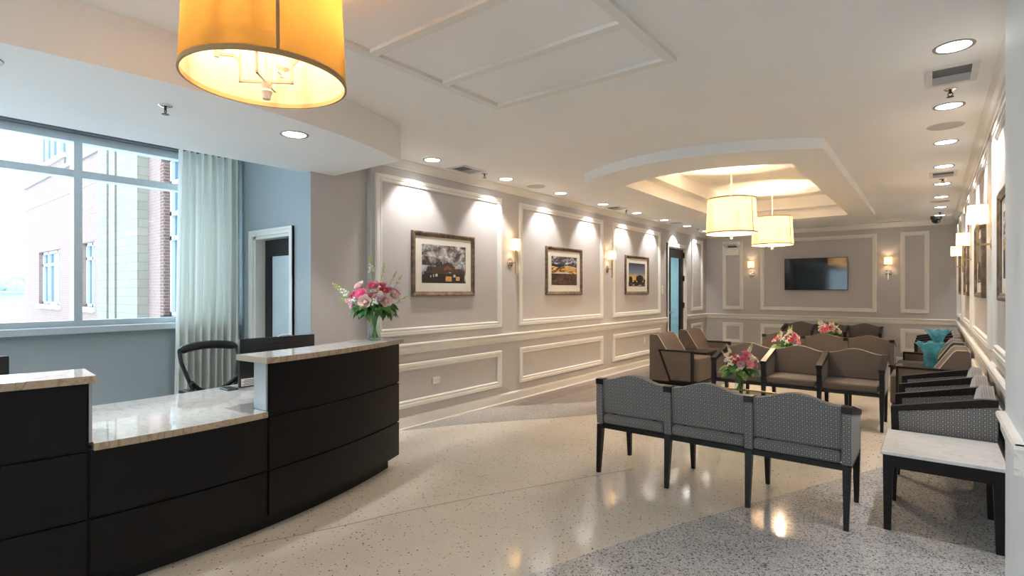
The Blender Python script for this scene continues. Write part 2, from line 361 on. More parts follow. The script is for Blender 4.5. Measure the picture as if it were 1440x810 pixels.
def empty(name, loc=(0,0,0), rz=0.0, label=None, cat=None, group=None):
    o = bpy.data.objects.new(name, None); COL.objects.link(o); o.location = loc; o.rotation_euler = (0,0,rz)
    o.empty_display_size = 0.1
    if label: tag(o, label, cat, group)
    return o
def tag(o, label, cat, group=None):
    o['label'] = label; o['category'] = cat
    if group: o['group'] = group
    return o
def struct(o, label=None):
    o['kind'] = 'structure'
    if label: o['label'] = label
    return o
def inst(name, me, parent, loc=(0,0,0), rot=(0,0,0), sc=1.0):
    o = bpy.data.objects.new(name, me); COL.objects.link(o); o.parent = parent
    o.location = loc; o.rotation_euler = rot; o.scale = (sc, sc, sc) if not isinstance(sc, tuple) else sc
    return o
def copy_tree(o, parent=None):
    c = o.copy(); COL.objects.link(c); c.parent = parent
    for ch in list(o.children): copy_tree(ch, c)
    return c
def clone(o, loc, rz=None, label=None, group=None):
    c = copy_tree(o); c.location = loc
    if rz is not None: c.rotation_euler = (0,0,rz)
    if label: c['label'] = label
    if group: c['group'] = group
    return c
def light(kind, name, loc, energy, col, parent=None, rot=(0,0,0), **kw):
    l = bpy.data.lights.new(name, kind); l.energy = energy; l.color = col
    for k, v in kw.items(): setattr(l, k, v)
    o = bpy.data.objects.new(name, l); COL.objects.link(o); o.location = loc; o.rotation_euler = rot
    if parent: o.parent = parent
    return o

# ------------------------------------------------------------------ room dimensions
XL, XR, YB = -4.41, 0.37, 13.35       # picture wall, opposite wall, television wall
XG = -4.47                            # plain grey wall beside the desk
XW, YA = -5.95, 2.70                  # window wall, alcove end wall
H = 2.84                              # ceiling
HS = 2.566                            # underside of soffit over the desk
HT = 2.74                             # underside of dropped ring round the tray
DC = (-7.55, 1.20); DR = 4.40         # centre and radius of desk and soffit arc
TL = lambda a, b, h: (XL + h, a, b)
TB = lambda a, b, h: (a, YB - h, b)
TR = lambda a, b, h: (XR - h, a, b)

# ------------------------------------------------------------------ floor
fl = MB(); fl.prism([(XW-0.3,-6),(3.2,-6),(3.2,YB+0.3),(XW-0.3,YB+0.3)], -0.12, 0.0)
FLOOR = struct(fl.obj('floor', 'floor'))
def qcurve(pts, n=24):
    # smooth curve through points (Catmull-Rom)
    P = [Vector((*p, 0)) for p in pts]; P = [2*P[0]-P[1]] + P + [2*P[-1]-P[-2]]; out = []
    for i in range(1, len(P)-2):
        for k in range(n):
            t = k/n; a, b, c, d = P[i-1], P[i], P[i+1], P[i+2]
            q = 0.5*((2*b) + (c-a)*t + (2*a-5*b+4*c-d)*t*t + (3*b-a-3*c+d)*t**3); out.append((q.x, q.y))
    out.append(tuple(P[-2][:2])); return out
edge = qcurve([(-2.55,-0.6),(-2.05,1.0),(-1.656,2.22),(-1.415,2.91),(-1.007,3.90),(-0.338,5.42),(0.0,6.1),(0.365,6.75)], 8)
g = MB(); g.prism(edge + [(0.365,3.3),(3.0,2.6),(3.0,-0.6)], -0.01, 0.0015)
g.obj('terrazzo_field', 'floor_grey', FLOOR)['label'] = 'grey speckled terrazzo field'
lo = qcurve([(-4.40,3.68),(-4.04,4.33),(-3.147,5.64),(-2.75,6.7),(-2.6,8.0),(-2.62,9.5),(-2.75,11.3),(-3.15,12.6),(-3.5,13.3)], 8)
hi = qcurve([(-4.40,5.12),(-3.5,6.27),(-3.08,7.1),(-2.93,8.2),(-2.93,9.5),(-3.05,11.2),(-3.4,12.5),(-3.75,13.3)], 8)
g = MB(); g.prism(lo + hi[::-1], -0.01, 0.0015)
g.obj('terrazzo_band', 'floor_band', FLOOR)['label'] = 'pale grey curved terrazzo band'
st = MB(); sp_ = qcurve([(-3.13,1.45),(-2.91,1.99),(-2.80,2.30),(-2.60,2.77),(-2.25,3.5),(-1.95,4.1)], 8)
for a, b in zip(sp_, sp_[1:]): st.bar((*a, 0.0005), (*b, 0.0005), 0.004, 0.002)
st.obj('divider_strip', 'brass_strip', FLOOR)
# wood-look planks behind the band, clipped to the curve
def clip_plank(x0, x1, y0, y1):
    def xr(y):
        for (ax, ay), (bx, by) in zip(hi, hi[1:]):
            if ay <= y <= by: return ax + (bx-ax)*(y-ay)/max(1e-6, by-ay)
        return -9 if y < hi[0][1] else hi[-1][0]
    n = 8; pts = []
    for k in range(n+1):
        y = y0 + (y1-y0)*k/n; xm = min(x1, xr(y))
        if xm > x0 + 0.004: pts.append((xm, y))
    if len(pts) < 2: return None
    return pts + [(x0, pts[-1][1]), (x0, pts[0][1])]
ix = 0
x = XL + 0.004
while x < -2.9:
    y = 4.9 - random.random()
    while y < 13.3:
        y1 = min(13.32, y + 1.22)
        p = clip_plank(x + 0.001, x + 0.174, max(y, 5.0) + 0.001, y1 - 0.001) if y1 > 5.05 else None
        if p:
            m = MB(); m.prism(p, -0.008, 0.0018); m.obj('plank', random.choice(['plank_a','plank_a','plank_b','plank_c']), FLOOR)
        y += 1.22
    x += 0.176

# ------------------------------------------------------------------ walls
def wallbox(name, x0, x1, y0, y1, z0, z1, mat):
    return struct(MB().box(x0, x1, y0, y1, z0, z1).obj(name, mat))
D1 = (10.93, 11.88, 2.41)             # tall door opening in picture wall (y0, y1, top)
wl = MB()
wl.box(XL-0.15, XL, 3.32, D1[0], 0, 3.2); wl.box(XL-0.15, XL, D1[1], YB+0.15, 0, 3.2); wl.box(XL-0.15, XL, D1[0], D1[1], D1[2], 3.2)
wl.box(XG-0.09, XG, YA+0.0015, 3.32, 0, 3.2)
struct(wl.obj('wall_left', 'wall'))
wallbox('wall_back', XL, XR, YB, YB+0.15, 0, 3.2, 'wall')
wallbox('wall_right', XR, XR+0.15, 3.40, YB+0.15, 0, 3.2, 'wall')
# pier at the end of the right wall, near the camera, and the lobby behind
pier = MB(); pier.box(0.265, XR+0.15, 2.70, 3.40, 0, H); struct(pier.obj('wall_pier', 'pier_daylit'))
wallbox('wall_lobby_side', XR+0.15, 3.1, 2.70, 2.85, 0, H, 'wall')
wallbox('wall_lobby_right', 3.0, 3.15, -5.5, 2.70, 0, H, 'wall')
wf = MB(); wf.box(XW, -4.3, -5.65, -5.5, 0, 3.2); wf.box(2.4, 3.15, -5.65, -5.5, 0, 3.2); wf.box(-4.3, -1.6, -5.65, -5.5, 2.55, 3.2); wf.box(-1.6, 2.4, -5.65, -5.5, 0, 3.2); struct(wf.obj('wall_lobby_front', 'wall'))
win2 = empty('added_window', (0,0,0)); struct(win2, 'added glazing in the unseen lobby front, for fill daylight')  # unseen glazing added so that daylight fills the foreground
for k in range(3):
    xk = -4.3 + 1.35*k; MB().box(max(xk-0.035,-4.3), min(xk+0.035,-1.6), -5.62, -5.53, 0, 2.55).obj('mullion', 'alu', win2)
    if k < 2: MB().box(xk+0.035, xk+1.315, -5.58, -5.57, 0, 2.55).obj('pane', 'glass', win2)
# alcove end wall with door opening
D2 = (-5.53, -4.81, 2.03)
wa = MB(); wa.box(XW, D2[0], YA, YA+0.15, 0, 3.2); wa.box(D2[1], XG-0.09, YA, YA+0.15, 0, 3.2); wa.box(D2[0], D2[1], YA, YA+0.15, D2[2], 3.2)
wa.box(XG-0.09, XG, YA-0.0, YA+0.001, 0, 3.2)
struct(wa.obj('wall_alcove', 'wall_daylit'))
# window wall
WZ0, WZ1, WY0, WY1 = 1.16, 2.90, -4.9, 2.58
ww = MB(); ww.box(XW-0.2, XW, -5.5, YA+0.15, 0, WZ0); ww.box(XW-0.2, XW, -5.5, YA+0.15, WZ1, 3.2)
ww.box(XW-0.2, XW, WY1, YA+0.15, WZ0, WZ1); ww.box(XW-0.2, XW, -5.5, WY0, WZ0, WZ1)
struct(ww.obj('wall_window', 'wall_daylit'))

# ------------------------------------------------------------------ ceiling, soffit, tray
def ring_curve(xa, xb, yc, ymid, n=16):
    # near edge: arc from (xa,yc) over mid (centre, ymid) to (xb,yc)
    return [(xa + (xb-xa)*i/n, yc + (ymid-yc)*(1-(2*i/n-1)**2)) for i in range(n+1)]
O_near = ring_curve(-3.21, -0.77, 5.44, 5.02)
I_near = ring_curve(-2.93, -1.11, 5.92, 5.62)
OF, IF = 10.95, 10.53
outer = O_near + [(-0.77, OF), (-3.21, OF)]
inner = I_near + [(-1.11, IF), (-2.93, IF)]
ce = MB()
def ring_plane(mb, outp, inp, z):
    # plane with hole, split into a fan between two loops of equal count
    A = [mb.v((*p, z)) for p in outp]; B = [mb.v((*p, z)) for p in inp]
    n = len(A)
    for i in range(n): mb.face([A[i], A[(i+1) % n], B[(i+1) % n], B[i]])
def ring_wall(mb, loop, z0, z1):
    A = [mb.v((*p, z0)) for p in loop]; B = [mb.v((*p, z1)) for p in loop]; n = len(A)
    for i in range(n): mb.face([A[i], A[(i+1) % n], B[(i+1) % n], B[i]])
# main ceiling as strips round the tray
x0, x1 = XG, 3.1
def slab(mb, xa, xb, ya, yb): mb.box(xa, xb, ya, yb, H, H+0.05)
slab(ce, x0, x1, -5.5, 5.5); slab(ce, x0, -3.0, 5.5, YB); slab(ce, -0.98, x1, 5.5, YB); slab(ce, -3.0, -0.98, 10.8, YB)
struct(ce.obj('ceiling', 'white'))
tr_ = MB()
ring_plane(tr_, outer, inner, HT); ring_wall(tr_, outer, HT, H+0.02); ring_wall(tr_, inner, HT, HT+0.17)
# tray: ledge and upper tier
cx, cy = -2.02, 8.2
in2 = [(cx + (p[0]-cx)*0.84, cy + (p[1]-cy)*0.93) for p in inner]
ring_plane(tr_, inner, in2, HT+0.17); ring_wall(tr_, in2, HT+0.17, HT+0.36)
tr_.face([tr_.v((*p, HT+0.36)) for p in in2])
struct(tr_.obj('ceiling_tray', 'white'))
# soffit over the desk
t1 = 0.4085
so = MB(); n = 28
poly = [(DC[0] + DR*math.cos(-t1+2*t1*i/n), DC[1] + DR*math.sin(-t1+2*t1*i/n)) for i in range(n+1)] + [(XG, 2.95), (XG, -0.55)]
so.prism(poly, HS, H)
so.box(XG-0.09, XG, -5.5, YA, HS, 3.2)
struct(so.obj('ceiling_soffit', 'white'))
al = MB(); al.box(XW-0.2, XG-0.09, -5.5, YA+0.15, 3.12, 3.2); struct(al.obj('ceiling_alcove', 'white'))
# applied trim grid on the ceiling by the desk
tg = MB()
Z0 = H - 0.02
xs0, xs1 = -2.56, -1.18
for xa, xb in ((xs0, xs0+0.06), (xs1-0.06, xs1)): tg.box(xa, xb, -0.66, 3.06, Z0, H+0.001)
for yy in (-0.66, -0.10, 0.46, 1.875, 2.445, 3.0): tg.box(xs0+0.06, xs1-0.06, yy, yy+0.06, Z0, H+0.001)
struct(tg.obj('trim_1', 'trim'), 'white grid of flat trim boards on the ceiling by the desk')

# ------------------------------------------------------------------ crown, chair rails, baseboards, panel mouldings
crown = [(0,0),(0.012,0),(0.016,0.012),(0.03,0.022),(0.05,0.05),(0.066,0.066),(0.075,0.075),(0.075,0.085),(0,0.085)]
rail = [(0,0),(0.012,0),(0.016,0.02),(0.022,0.025),(0.024,0.07),(0.04,0.085),(0.044,0.10),(0.036,0.112),(0,0.112)]
base = [(0,0),(0.026,0),(0.026,0.014),(0.016,0.022),(0.016,0.105),(0.010,0.122),(0,0.13)]
CZ, RZ = H-0.085, 0.80
c = MB(); c.prism(crown, 2.95, YB, T=lambda p, q, a: (XL+p, a, CZ+q)); struct(c.obj('trim_2', 'trim'), 'crown moulding along the picture wall')
c = MB(); c.prism(crown, XL, XR, T=lambda p, q, a: (a, YB-p, CZ+q)); struct(c.obj('trim_3', 'trim'), 'crown moulding above the television')
c = MB(); c.prism(crown, 3.40, YB, T=lambda p, q, a: (XR-p, a, CZ+q)); struct(c.obj('trim_4', 'trim'), 'crown moulding along the wall of sconces and mirrors')
c = MB(); c.prism(rail, 3.33, D1[0]-0.08, T=lambda p, q, a: (XL+p, a, RZ+q)); c.prism(rail, D1[1]+0.08, YB, T=lambda p, q, a: (XL+p, a, RZ+q)); struct(c.obj('trim_5', 'trim'), 'chair rail on the picture wall')
c = MB(); c.prism(rail, XL, XR, T=lambda p, q, a: (a, YB-p, RZ+q)); struct(c.obj('trim_6', 'trim'), 'chair rail under the television')
c = MB(); c.prism(rail, 3.40, YB, T=lambda p, q, a: (XR-p, a, RZ+q)); struct(c.obj('trim_7', 'trim'), 'chair rail behind the wall seating')
c = MB(); c.prism(rail, 2.668, 3.40, T=lambda p, q, a: (0.265-p*0.8, a, RZ+q)); c.prism(rail, 0.232, XR+0.15, T=lambda p, q, a: (a, 2.70-p*0.8, RZ+q)); struct(c.obj('trim_8', 'trim'), 'chair rail wrapping the pier')
for nm, T, a0, a1 in (('baseboard_left', lambda p, q, a: (XL+p, a, q), 3.33, D1[0]-0.08), ('baseboard_left_far', lambda p, q, a: (XL+p, a, q), D1[1]+0.08, YB),
                      ('baseboard_back', lambda p, q, a: (a, YB-p, q), XL, XR), ('baseboard_right', lambda p, q, a: (XR-p, a, q), 3.4, YB)):
    c = MB(); c.prism(base, a0, a1, T=T); struct(c.obj(nm, 'trim'))
TN = [8]
prof = [(0,0),(0,0.020),(0.008,0.028),(0.040,0.028),(0.046,0.018),(0.056,0.018),(0.062,0.024),(0.072,0.022),(0.080,0.010),(0.080,0)]
def panel(T, a0, a1, b0, b1, label):
    TN[0] += 1
    m = MB(); m.loops([(a0+o, a1-o, b0+o, b1-o, h) for o, h in prof], T); struct(m.obj('trim_%d' % TN[0], 'trim'), label)
UP, LO = (1.0, 2.665), (0.225, 0.70)
for i, (a0, a1) in enumerate(((3.37,5.36),(5.74,8.07),(8.43,10.49),(12.31,13.05))):
    for (b0, b1), w in ((UP,'upper'),(LO,'lower')):
        panel(TL, a0, a1, b0, b1, '%s moulding panel on the picture wall, number %d from the desk' % (w, i+1))
        panel(TR, max(a0, 3.45), a1, b0, b1, '%s moulding panel on the sconce wall, number %d from the pier' % (w, i+1))
panel(TR, 10.85, 12.0, *UP, 'upper moulding panel on the sconce wall beside the far seats'); panel(TR, 10.85, 12.0, *LO, 'lower moulding panel behind the far wall seats')
for i, (a0, a1) in enumerate(((-4.01,-3.54),(-3.153,-0.917),(-0.523,-0.06))):
    w = ('narrow moulding panel with the emergency light', 'wide moulding panel round the television', 'narrow moulding panel beside the camera corner')[i]
    panel(TB, a0, a1, 1.02, 2.65, w); panel(TB, a0, a1, *LO, 'lower ' + w.split(' with')[0].split(' round')[0].split(' beside')[0] + ' on the television wall, number %d' % (i+1))

# ------------------------------------------------------------------ doors
def casing(m, T, a0, a1, b1, w=0.075, t=0.022):
    for o0, o1, h in ((0, w, t), (w*0.55, w, t+0.008)):
        m.prism([(a0-o1,0),(a0-o0,0),(a0-o0,b1+o0),(a1+o0,b1+o0),(a1+o0,0),(a1+o1,0),(a1+o1,b1+o1),(a0-o1,b1+o1)], 0.0, h, T=lambda p, q, a: T(p, q, a))
d1 = empty('door_1', (0,0,0)); struct(d1, 'dark tall door with a narrow glass light in the picture wall')
m = MB(); casing(m, TL, D1[0], D1[1], D1[2]); m.box(XL-0.15, XL, D1[0], D1[0]+0.03, 0, D1[2]); m.box(XL-0.15, XL, D1[1]-0.03, D1[1], 0, D1[2]); m.box(XL-0.15, XL, D1[0], D1[1], D1[2]-0.03, D1[2]); m.obj('casing', 'trim', d1)
ya, yb, zt = D1[0]+0.033, D1[1]-0.033, D1[2]-0.033
m = MB(); gx0, gx1 = XL-0.06, XL-0.015
m.box(gx0, gx1, ya, ya+0.16, 0.01, zt); m.box(gx0, gx1, yb-0.16, yb, 0.01, zt); m.box(gx0, gx1, ya+0.16, yb-0.16, zt-0.19, zt); m.box(gx0, gx1, ya+0.16, yb-0.16, 0.01, 0.28)
leaf = m.obj('door_leaf', 'door_dark', d1)
MB().box(XL-0.045, XL-0.035, ya+0.16, yb-0.16, 0.28, zt-0.19).obj('pane', 'door_glass', leaf)
m = MB(); m.tube([(XL-0.015, ya+0.07, 1.0), (XL+0.045, ya+0.07, 1.0), (XL+0.05, ya+0.19, 1.0)], 0.011); m.lathe([(0.0,0),(0.028,0),(0.028,0.012),(0,0.012)], 16, T=lambda x, y, z: (XL-0.015+z, ya+0.07+x, 1.0+y)); m.obj('handle', 'chrome', leaf, 40)
for hz in (0.3, 1.08, 1.68, 2.2):
    MB().box(XL-0.015, XL+0.012, yb-0.012, yb+0.016, hz, hz+0.12).obj('hinge', 'dark_metal', leaf)
# corridor behind the glass
m = MB(); m.box(XL-2.2, XL-2.1, 10.0, 13.0, 0, 2.6); m.box(XL-2.1, XL-0.15, 12.9, 13.0, 0, 2.6); m.box(XL-2.1, XL-0.15, 10.0, 10.1, 0, 2.6); m.box(XL-2.2, XL-0.15, 10.0, 13.0, 2.6, 2.7); m.box(XL-2.2, XL-0.15, 10.0, 13.0, -0.1, 0)
m.box(XL-2.1, XL-2.06, 10.1, 12.9, 0.8, 0.9)
struct(m.obj('wall_corridor', 'corridor'))
cl = empty('ceiling_light', (XL-1.2, 11.5, 2.6), 0, 'square ceiling light in the corridor behind the glass door', 'light')
MB().box(-0.3, 0.3, -0.3, 0.3, -0.04, 0.0).obj('housing', 'grille', cl); MB().box(-0.27, 0.27, -0.27, 0.27, -0.05, -0.04).obj('diffuser', 'lens', cl)
light('AREA', 'lamp', (0,0,-0.06), 9.0, (0.9,0.97,1.0), cl, size=0.5)
# alcove door
TA = lambda a, b, h: (a, YA - h, b)
d2 = empty('door_2', (0,0,0)); struct(d2, 'dark door with a large pale glass light behind the desk')
m = MB(); casing(m, TA, D2[0], D2[1], D2[2], 0.06); m.box(D2[0], D2[0]+0.03, YA, YA+0.15, 0, D2[2]); m.box(D2[1]-0.03, D2[1], YA, YA+0.15, 0, D2[2]); m.box(D2[0], D2[1], YA, YA+0.15, D2[2]-0.03, D2[2]); m.obj('casing', 'trim', d2)
xa, xb, zt = D2[0]+0.033, D2[1]-0.033, D2[2]-0.033
m = MB(); y0, y1 = YA+0.10, YA+0.14
m.box(xa, xa+0.13, y0, y1, 0.01, zt); m.box(xb-0.09, xb, y0, y1, 0.01, zt); m.box(xa+0.13, xb-0.09, y0, y1, zt-0.17, zt); m.box(xa+0.13, xb-0.09, y0, y1, 0.01, 0.95)
leaf = m.obj('door_leaf', 'door_dark', d2)
MB().box(xa+0.13, xb-0.09, y0+0.01, y1-0.01, 0.95, zt-0.17).obj('pane', 'frosted', leaf)['label'] = 'pale frosted glass pane'
m = MB(); m.tube([(xb-0.05, y0, 1.02), (xb-0.05, y0-0.05, 1.02), (xb-0.17, y0-0.055, 1.02)], 0.011); m.obj('handle', 'chrome', leaf, 40)

# ------------------------------------------------------------------ window
win = empty('window_1', (0,0,0)); struct(win, 'wide blue-grey aluminium window with transom panes')
fx0, fx1 = XW-0.14, XW-0.02
MB().box(fx0, fx1, WY0, WY1, WZ0, WZ0+0.05).box(fx0, fx1, WY0, WY1, 2.795, WZ1).box(fx0, fx1, WY0, WY0+0.06, WZ0+0.05, 2.795).box(fx0, fx1, WY1-0.06, WY1, WZ0+0.05, 2.795).obj('window_frame', 'alu', win)
MB().box(XW-0.02, XW+0.09, WY0-0.05, WY1+0.05, 1.10, WZ0, 0.006, 1).obj('window_sill', 'alu', win)
ms = [1.315 - 1.55*k for k in range(0, 5)]
for y in ms: MB().box(fx0, fx1+0.01, y, y+0.06, WZ0+0.05, 2.795).obj('mullion', 'alu', win)
ys = sorted([WY0+0.06, WY1-0.06] + [v for y in ms for v in (y, y+0.06)])
for a, b in zip(ys[::2], ys[1::2]):
    if b - a < 0.2: continue
    MB().box(fx0, fx1, a, b, 2.48, 2.545).obj('transom', 'alu', win)
    for z0, z1 in ((WZ0+0.05, 2.48), (2.545, 2.795)):
        p = MB().box(XW-0.09, XW-0.08, a, b, z0, z1).obj('pane', 'glass', win)
rs = MB(); rs.box(XW+0.0005, XW+0.10, WY0, WY1, 2.86, 3.02); tag(rs.obj('shade_box', 'grille_dark'), 'dark roller shade box above the window', 'shade box')

# ------------------------------------------------------------------ outside
gr = MB(); gr.box(-160, XW-0.25, -60, 160, -1.0, -0.5); struct(gr.obj('ground_outside', 'snow'))
bld = empty('brick_building', (-20, 5, -0.5), 0, 'pale rose brick building wing outside the window', 'building')
FY = 5.0
def bpart(name, mat, *boxes, parent=None):
    m = MB()
    for b in boxes: m.box(*b)
    o = m.obj(name, mat, None); o.parent = parent or bld
    if o.parent == bld: o.location = (20, -5, 0.5)
    return o
wins = [(-27.6,-24.4,0.95,2.95),(-21.75,-20.35,0.95,3.0),(-27.2,-23.9,6.3,8.3)]
# wall in pieces round the openings
pieces = []
xs = sorted({-30.1, -15.8, *[w[0] for w in wins], *[w[1] for w in wins]})
for a, b in zip(xs, xs[1:]):
    ops = sorted((w[2], w[3]) for w in wins if w[0] <= a + 1e-6 and w[1] >= b - 1e-6)
    z = -0.5
    for o0, o1 in ops: pieces.append((a, b, FY, FY+0.4, z, o0)); z = o1
    pieces.append((a, b, FY, FY+0.4, z, 5.75) if z < 5.75 else (a, b, FY, FY+0.4, z, 9.0))
bpart('wall', 'brick', *pieces, (-15.8,-14.95,FY,FY+0.4,-0.5,9.0), (-30.1,-29.7,FY+0.4,FY+8,-0.5,5.75), (-15.8,-14.95,FY,FY+0.4,5.0,9.0))
bpart('upper_storey', 'stone_band', (-30.1,-27.2,FY+0.05,FY+0.4,5.75,9.0), (-27.2,-23.9,FY+0.05,FY+0.4,5.75,6.3), (-23.9,-19.05,FY+0.05,FY+0.4,5.75,9.0))
bpart('belt_course', 'stone_band', (-30.2,-19.05,FY-0.06,FY,5.7,5.85))
bpart('string_course', 'far_wall', (-30.1,-19.05,FY-0.02,FY,4.8,4.86))
bpart('stone_pier', 'block', (-19.05,-18.25,FY-0.25,FY+0.1,-0.5,9), (-18.05,-17.55,FY-0.25,FY+0.1,-0.5,9), (-17.35,-15.8,FY-0.25,FY+0.1,-0.5,9), (-18.25,-18.05,FY-0.1,FY+0.1,-0.5,9), (-17.55,-17.35,FY-0.1,FY+0.1,-0.5,9))
bpart('downpipe', 'bronze', (-18.2,-18.1,FY-0.22,FY-0.12,-0.5,4.1)); bpart('downpipe', 'bronze', (-17.5,-17.4,FY-0.22,FY-0.12,-0.5,9))
bpart('brick_return', 'dark_brick', (-14.95,-14.72,FY-0.02,FY+0.42,-0.5,4.6))
bpart('head_wall', 'brick', (-14.95,-9.5,FY,FY+0.4,4.75,9.0))
bpart('sill', 'stone_band', (-14.8,-9.5,FY-0.08,FY+0.3,0.55,0.85)); bpart('base_wall', 'brick', (-14.95,-9.5,FY,FY+0.4,-0.5,0.55))
def ext_window(x0, x1, z0, z1, muls, trs):
    f = 0.09
    o = bpart('window', 'ext_frame', (x0,x0+f,FY+0.12,FY+0.3,z0,z1), (x1-f,x1,FY+0.12,FY+0.3,z0,z1), (x0,x1,FY+0.12,FY+0.3,z0,z0+f), (x0,x1,FY+0.12,FY+0.3,z1-f,z1), (x0-0.05,x1+0.05,FY-0.08,FY+0.12,z0-0.16,z0),
              *[(x-0.05,x+0.05,FY+0.12,FY+0.28,z0,z1) for x in muls], *[(x0,x1,FY+0.12,FY+0.28,z-0.05,z+0.05) for z in trs])
    gx = [x0] + list(muls) + [x1]; gz = [z0] + list(trs) + [z1]
    for a, b in zip(gx, gx[1:]):
        for c0, c1 in zip(gz, gz[1:]): bpart('pane', 'ext_glass', (a+0.04,b-0.04,FY+0.2,FY+0.22,c0+0.04,c1-0.04), parent=o)
ext_window(-27.6,-24.4,0.95,2.95,[-26.7,-25.3],[2.45]); ext_window(-21.75,-20.35,0.95,3.0,[-21.05],[2.5]); ext_window(-27.2,-23.9,6.3,8.3,[-26.3,-25.0],[])
ext_window(-14.72,-10.0,0.85,4.72,[-13.6,-12.4,-11.2],[2.75,3.35,4.1])
db = MB(); db.box(-120,-95,9,30,-0.5,1.1); fd = tag(db.obj('distant_building', 'far_wall'), 'low pale building far beyond the brick wing', 'building')
MB().box(-121,-94,8.5,30.5,1.1,1.35).obj('roof', 'stone_band', fd)
tm = MB()
for i in range(70):
    tm.blob((-135 + random.uniform(-4,4), 2 + i*0.8, random.uniform(1.4,3.0)), random.uniform(1.6,2.8), 0.9, 1)
o = tm.obj('tree_line', 'far_tree'); o['kind'] = 'stuff'; tag(o, 'pale line of far trees on the horizon', 'trees')

# ------------------------------------------------------------------ reception desk
desk = empty('reception_desk', (-3.3, 1.2, 0), 0, 'curved black-brown reception desk with horizontal reveals', 'desk')
def dpart(name, mat, build, smooth=None):
    m = MB(); build(m); o = m.obj(name, mat, desk, smooth); o.location = (3.3, -1.2, 0); return o
TS, TE = 0.101, 0.4085
RP = DR - 0.015
for s in (-1, 1):
    def sec(m, s=s):
        a, b = (TS, TE) if s > 0 else (-TE, -TS)
        m.arc(DR-0.14, RP-0.016, a, b, 0.10, 1.034)
    dpart('carcass', 'desk_core', sec)
dpart('carcass', 'desk_core', lambda m: m.arc(DR-0.14, RP-0.016, -TS+0.0005, TS-0.0005, 0.10, 0.709))
dpart('toe_kick', 'desk_core', lambda m: m.arc(DR-0.14, RP-0.075, -TE+0.012, TE-0.012, 0.0, 0.0995))
g2 = 0.0016
for a, b, rows in ((TS+g2, TE, ((0.10,0.372),(0.384,0.700),(0.712,1.034))), (-TS+g2, TS-g2, ((0.10,0.372),(0.384,0.709))), (-TE, -TS-g2, ((0.10,0.372),(0.384,0.700),(0.712,1.034)))):
    for z0, z1 in rows: dpart('panel', 'desk', lambda m: m.arc(RP-0.0158, RP, a, b, z0, z1), 30)
for s in (-1, 1):
    tt = s*(TS-0.0006)
    dpart('end_panel', 'desk_end', lambda m: m.arc(DR-0.14, RP-0.001, min(tt, tt-s*0.0028), max(tt, tt-s*0.0028), 0.7465, 1.034, 1))
for s in (-1, 1):
    dpart('support', 'desk_core', lambda m: m.arc(3.45, DR-0.142, s*0.385-0.004, s*0.385+0.004, 0.0, 0.708, 1))
def counter(name, label, build):
    m = MB(); build(m)
    for f in m.bm.faces:
        if abs(f.normal.z) < 0.5: pass
    bmesh.ops.recalc_face_normals(m.bm, faces=m.bm.faces[:])
    for f in m.bm.faces: f.material_index = 0 if abs(f.normal.z) > 0.5 else 1
    o = m.obj(name, ['stone', 'stone_edge']); return tag(o, label, 'countertop')
RC = DR + 0.012
counter('raised_countertop', 'raised marble ledge carrying the tall bouquet', lambda m: m.arc(RC-0.33, RC, TS-0.006, TE+0.008, 1.0345, 1.07))
counter('raised_countertop', 'raised marble ledge in front of the smaller visible screen edge', lambda m: m.arc(RC-0.33, RC, -TE-0.008, -TS+0.006, 1.0345, 1.07))
def wt(m):
    tl = TS - 0.0042
    poly = [(3.36, -TE+0.02+(2*TE-0.04)*i/30) for i in range(31)] + [(DR-0.145, TE-0.02), (DR-0.145, tl)] + [(RC, tl-2*tl*i/14) for i in range(15)] + [(DR-0.145, -tl), (DR-0.145, -TE+0.02)]
    m.prism(poly, 0.7095, 0.745, T=lambda r, t, z: (DC[0]+r*math.cos(t), DC[1]+r*math.sin(t), z))
counter('low_worktop', 'low polished marble worktop between the two raised ledges', wt)

# ------------------------------------------------------------------ monitors, task chair
mon = empty('monitor', (-4.05, 2.165, 0.7455), -PI/2, 'black monitor seen from behind at the corner of the low worktop', 'monitor')
# local: screen faces -y (after turn: faces -x), width along x
m = MB(); m.box(-0.305, 0.305, -0.012, 0.022, 0.008, 0.37, 0.006, 2); hs = m.obj('housing', 'black', mon, 40)
MB().box(-0.292, 0.292, -0.0135, -0.0115, 0.058, 0.357).obj('screen', 'screen', hs)
MB().box(-0.18, 0.18, 0.0218, 0.034, 0.10, 0.26, 0.006, 1).obj('back_cover', 'black', hs)
MB().box(-0.2, 0.16, 0.0215, 0.0235, 0.315, 0.320).obj('vent_slot', 'desk_core', hs)
MB().box(0.19, 0.295, 0.0215, 0.0235, 0.02, 0.075).obj('sticker', 'label_white', hs)
mm = MB()
for k in range(4): mm.box(0.2, 0.285-0.012*(k % 2), 0.0236, 0.0240, 0.027+0.011*k, 0.032+0.011*k)
mm.obj('sticker_print', 'label_ink', hs)
MB().box(0.10, 0.16, 0.0215, 0.0235, 0.075, 0.09).obj('sticker', 'label_white', hs)
m = MB(); m.box(-0.03, 0.03, 0.03, 0.05, 0.012, 0.22, 0.004, 1); m.obj('neck', 'black', mon)
m = MB(); m.lathe([(0.0,0),(0.13,0.0),(0.13,0.006),(0.06,0.012),(0,0.012)], 24, c=(0,0.03,0)); m.obj('stand_base', 'black', mon, 40)
m = MB(); m.tube([(0.02,0.03,0.372),(-0.02,0.035,0.385),(-0.06,0.03,0.384),(-0.10,0.03,0.374)], 0.005); m.obj('cable', 'label_white', mon, 60)
mon2 = clone(mon, (-4.05, 0.30, 0.7455), -PI/2, 'black monitor behind the raised ledge without flowers')
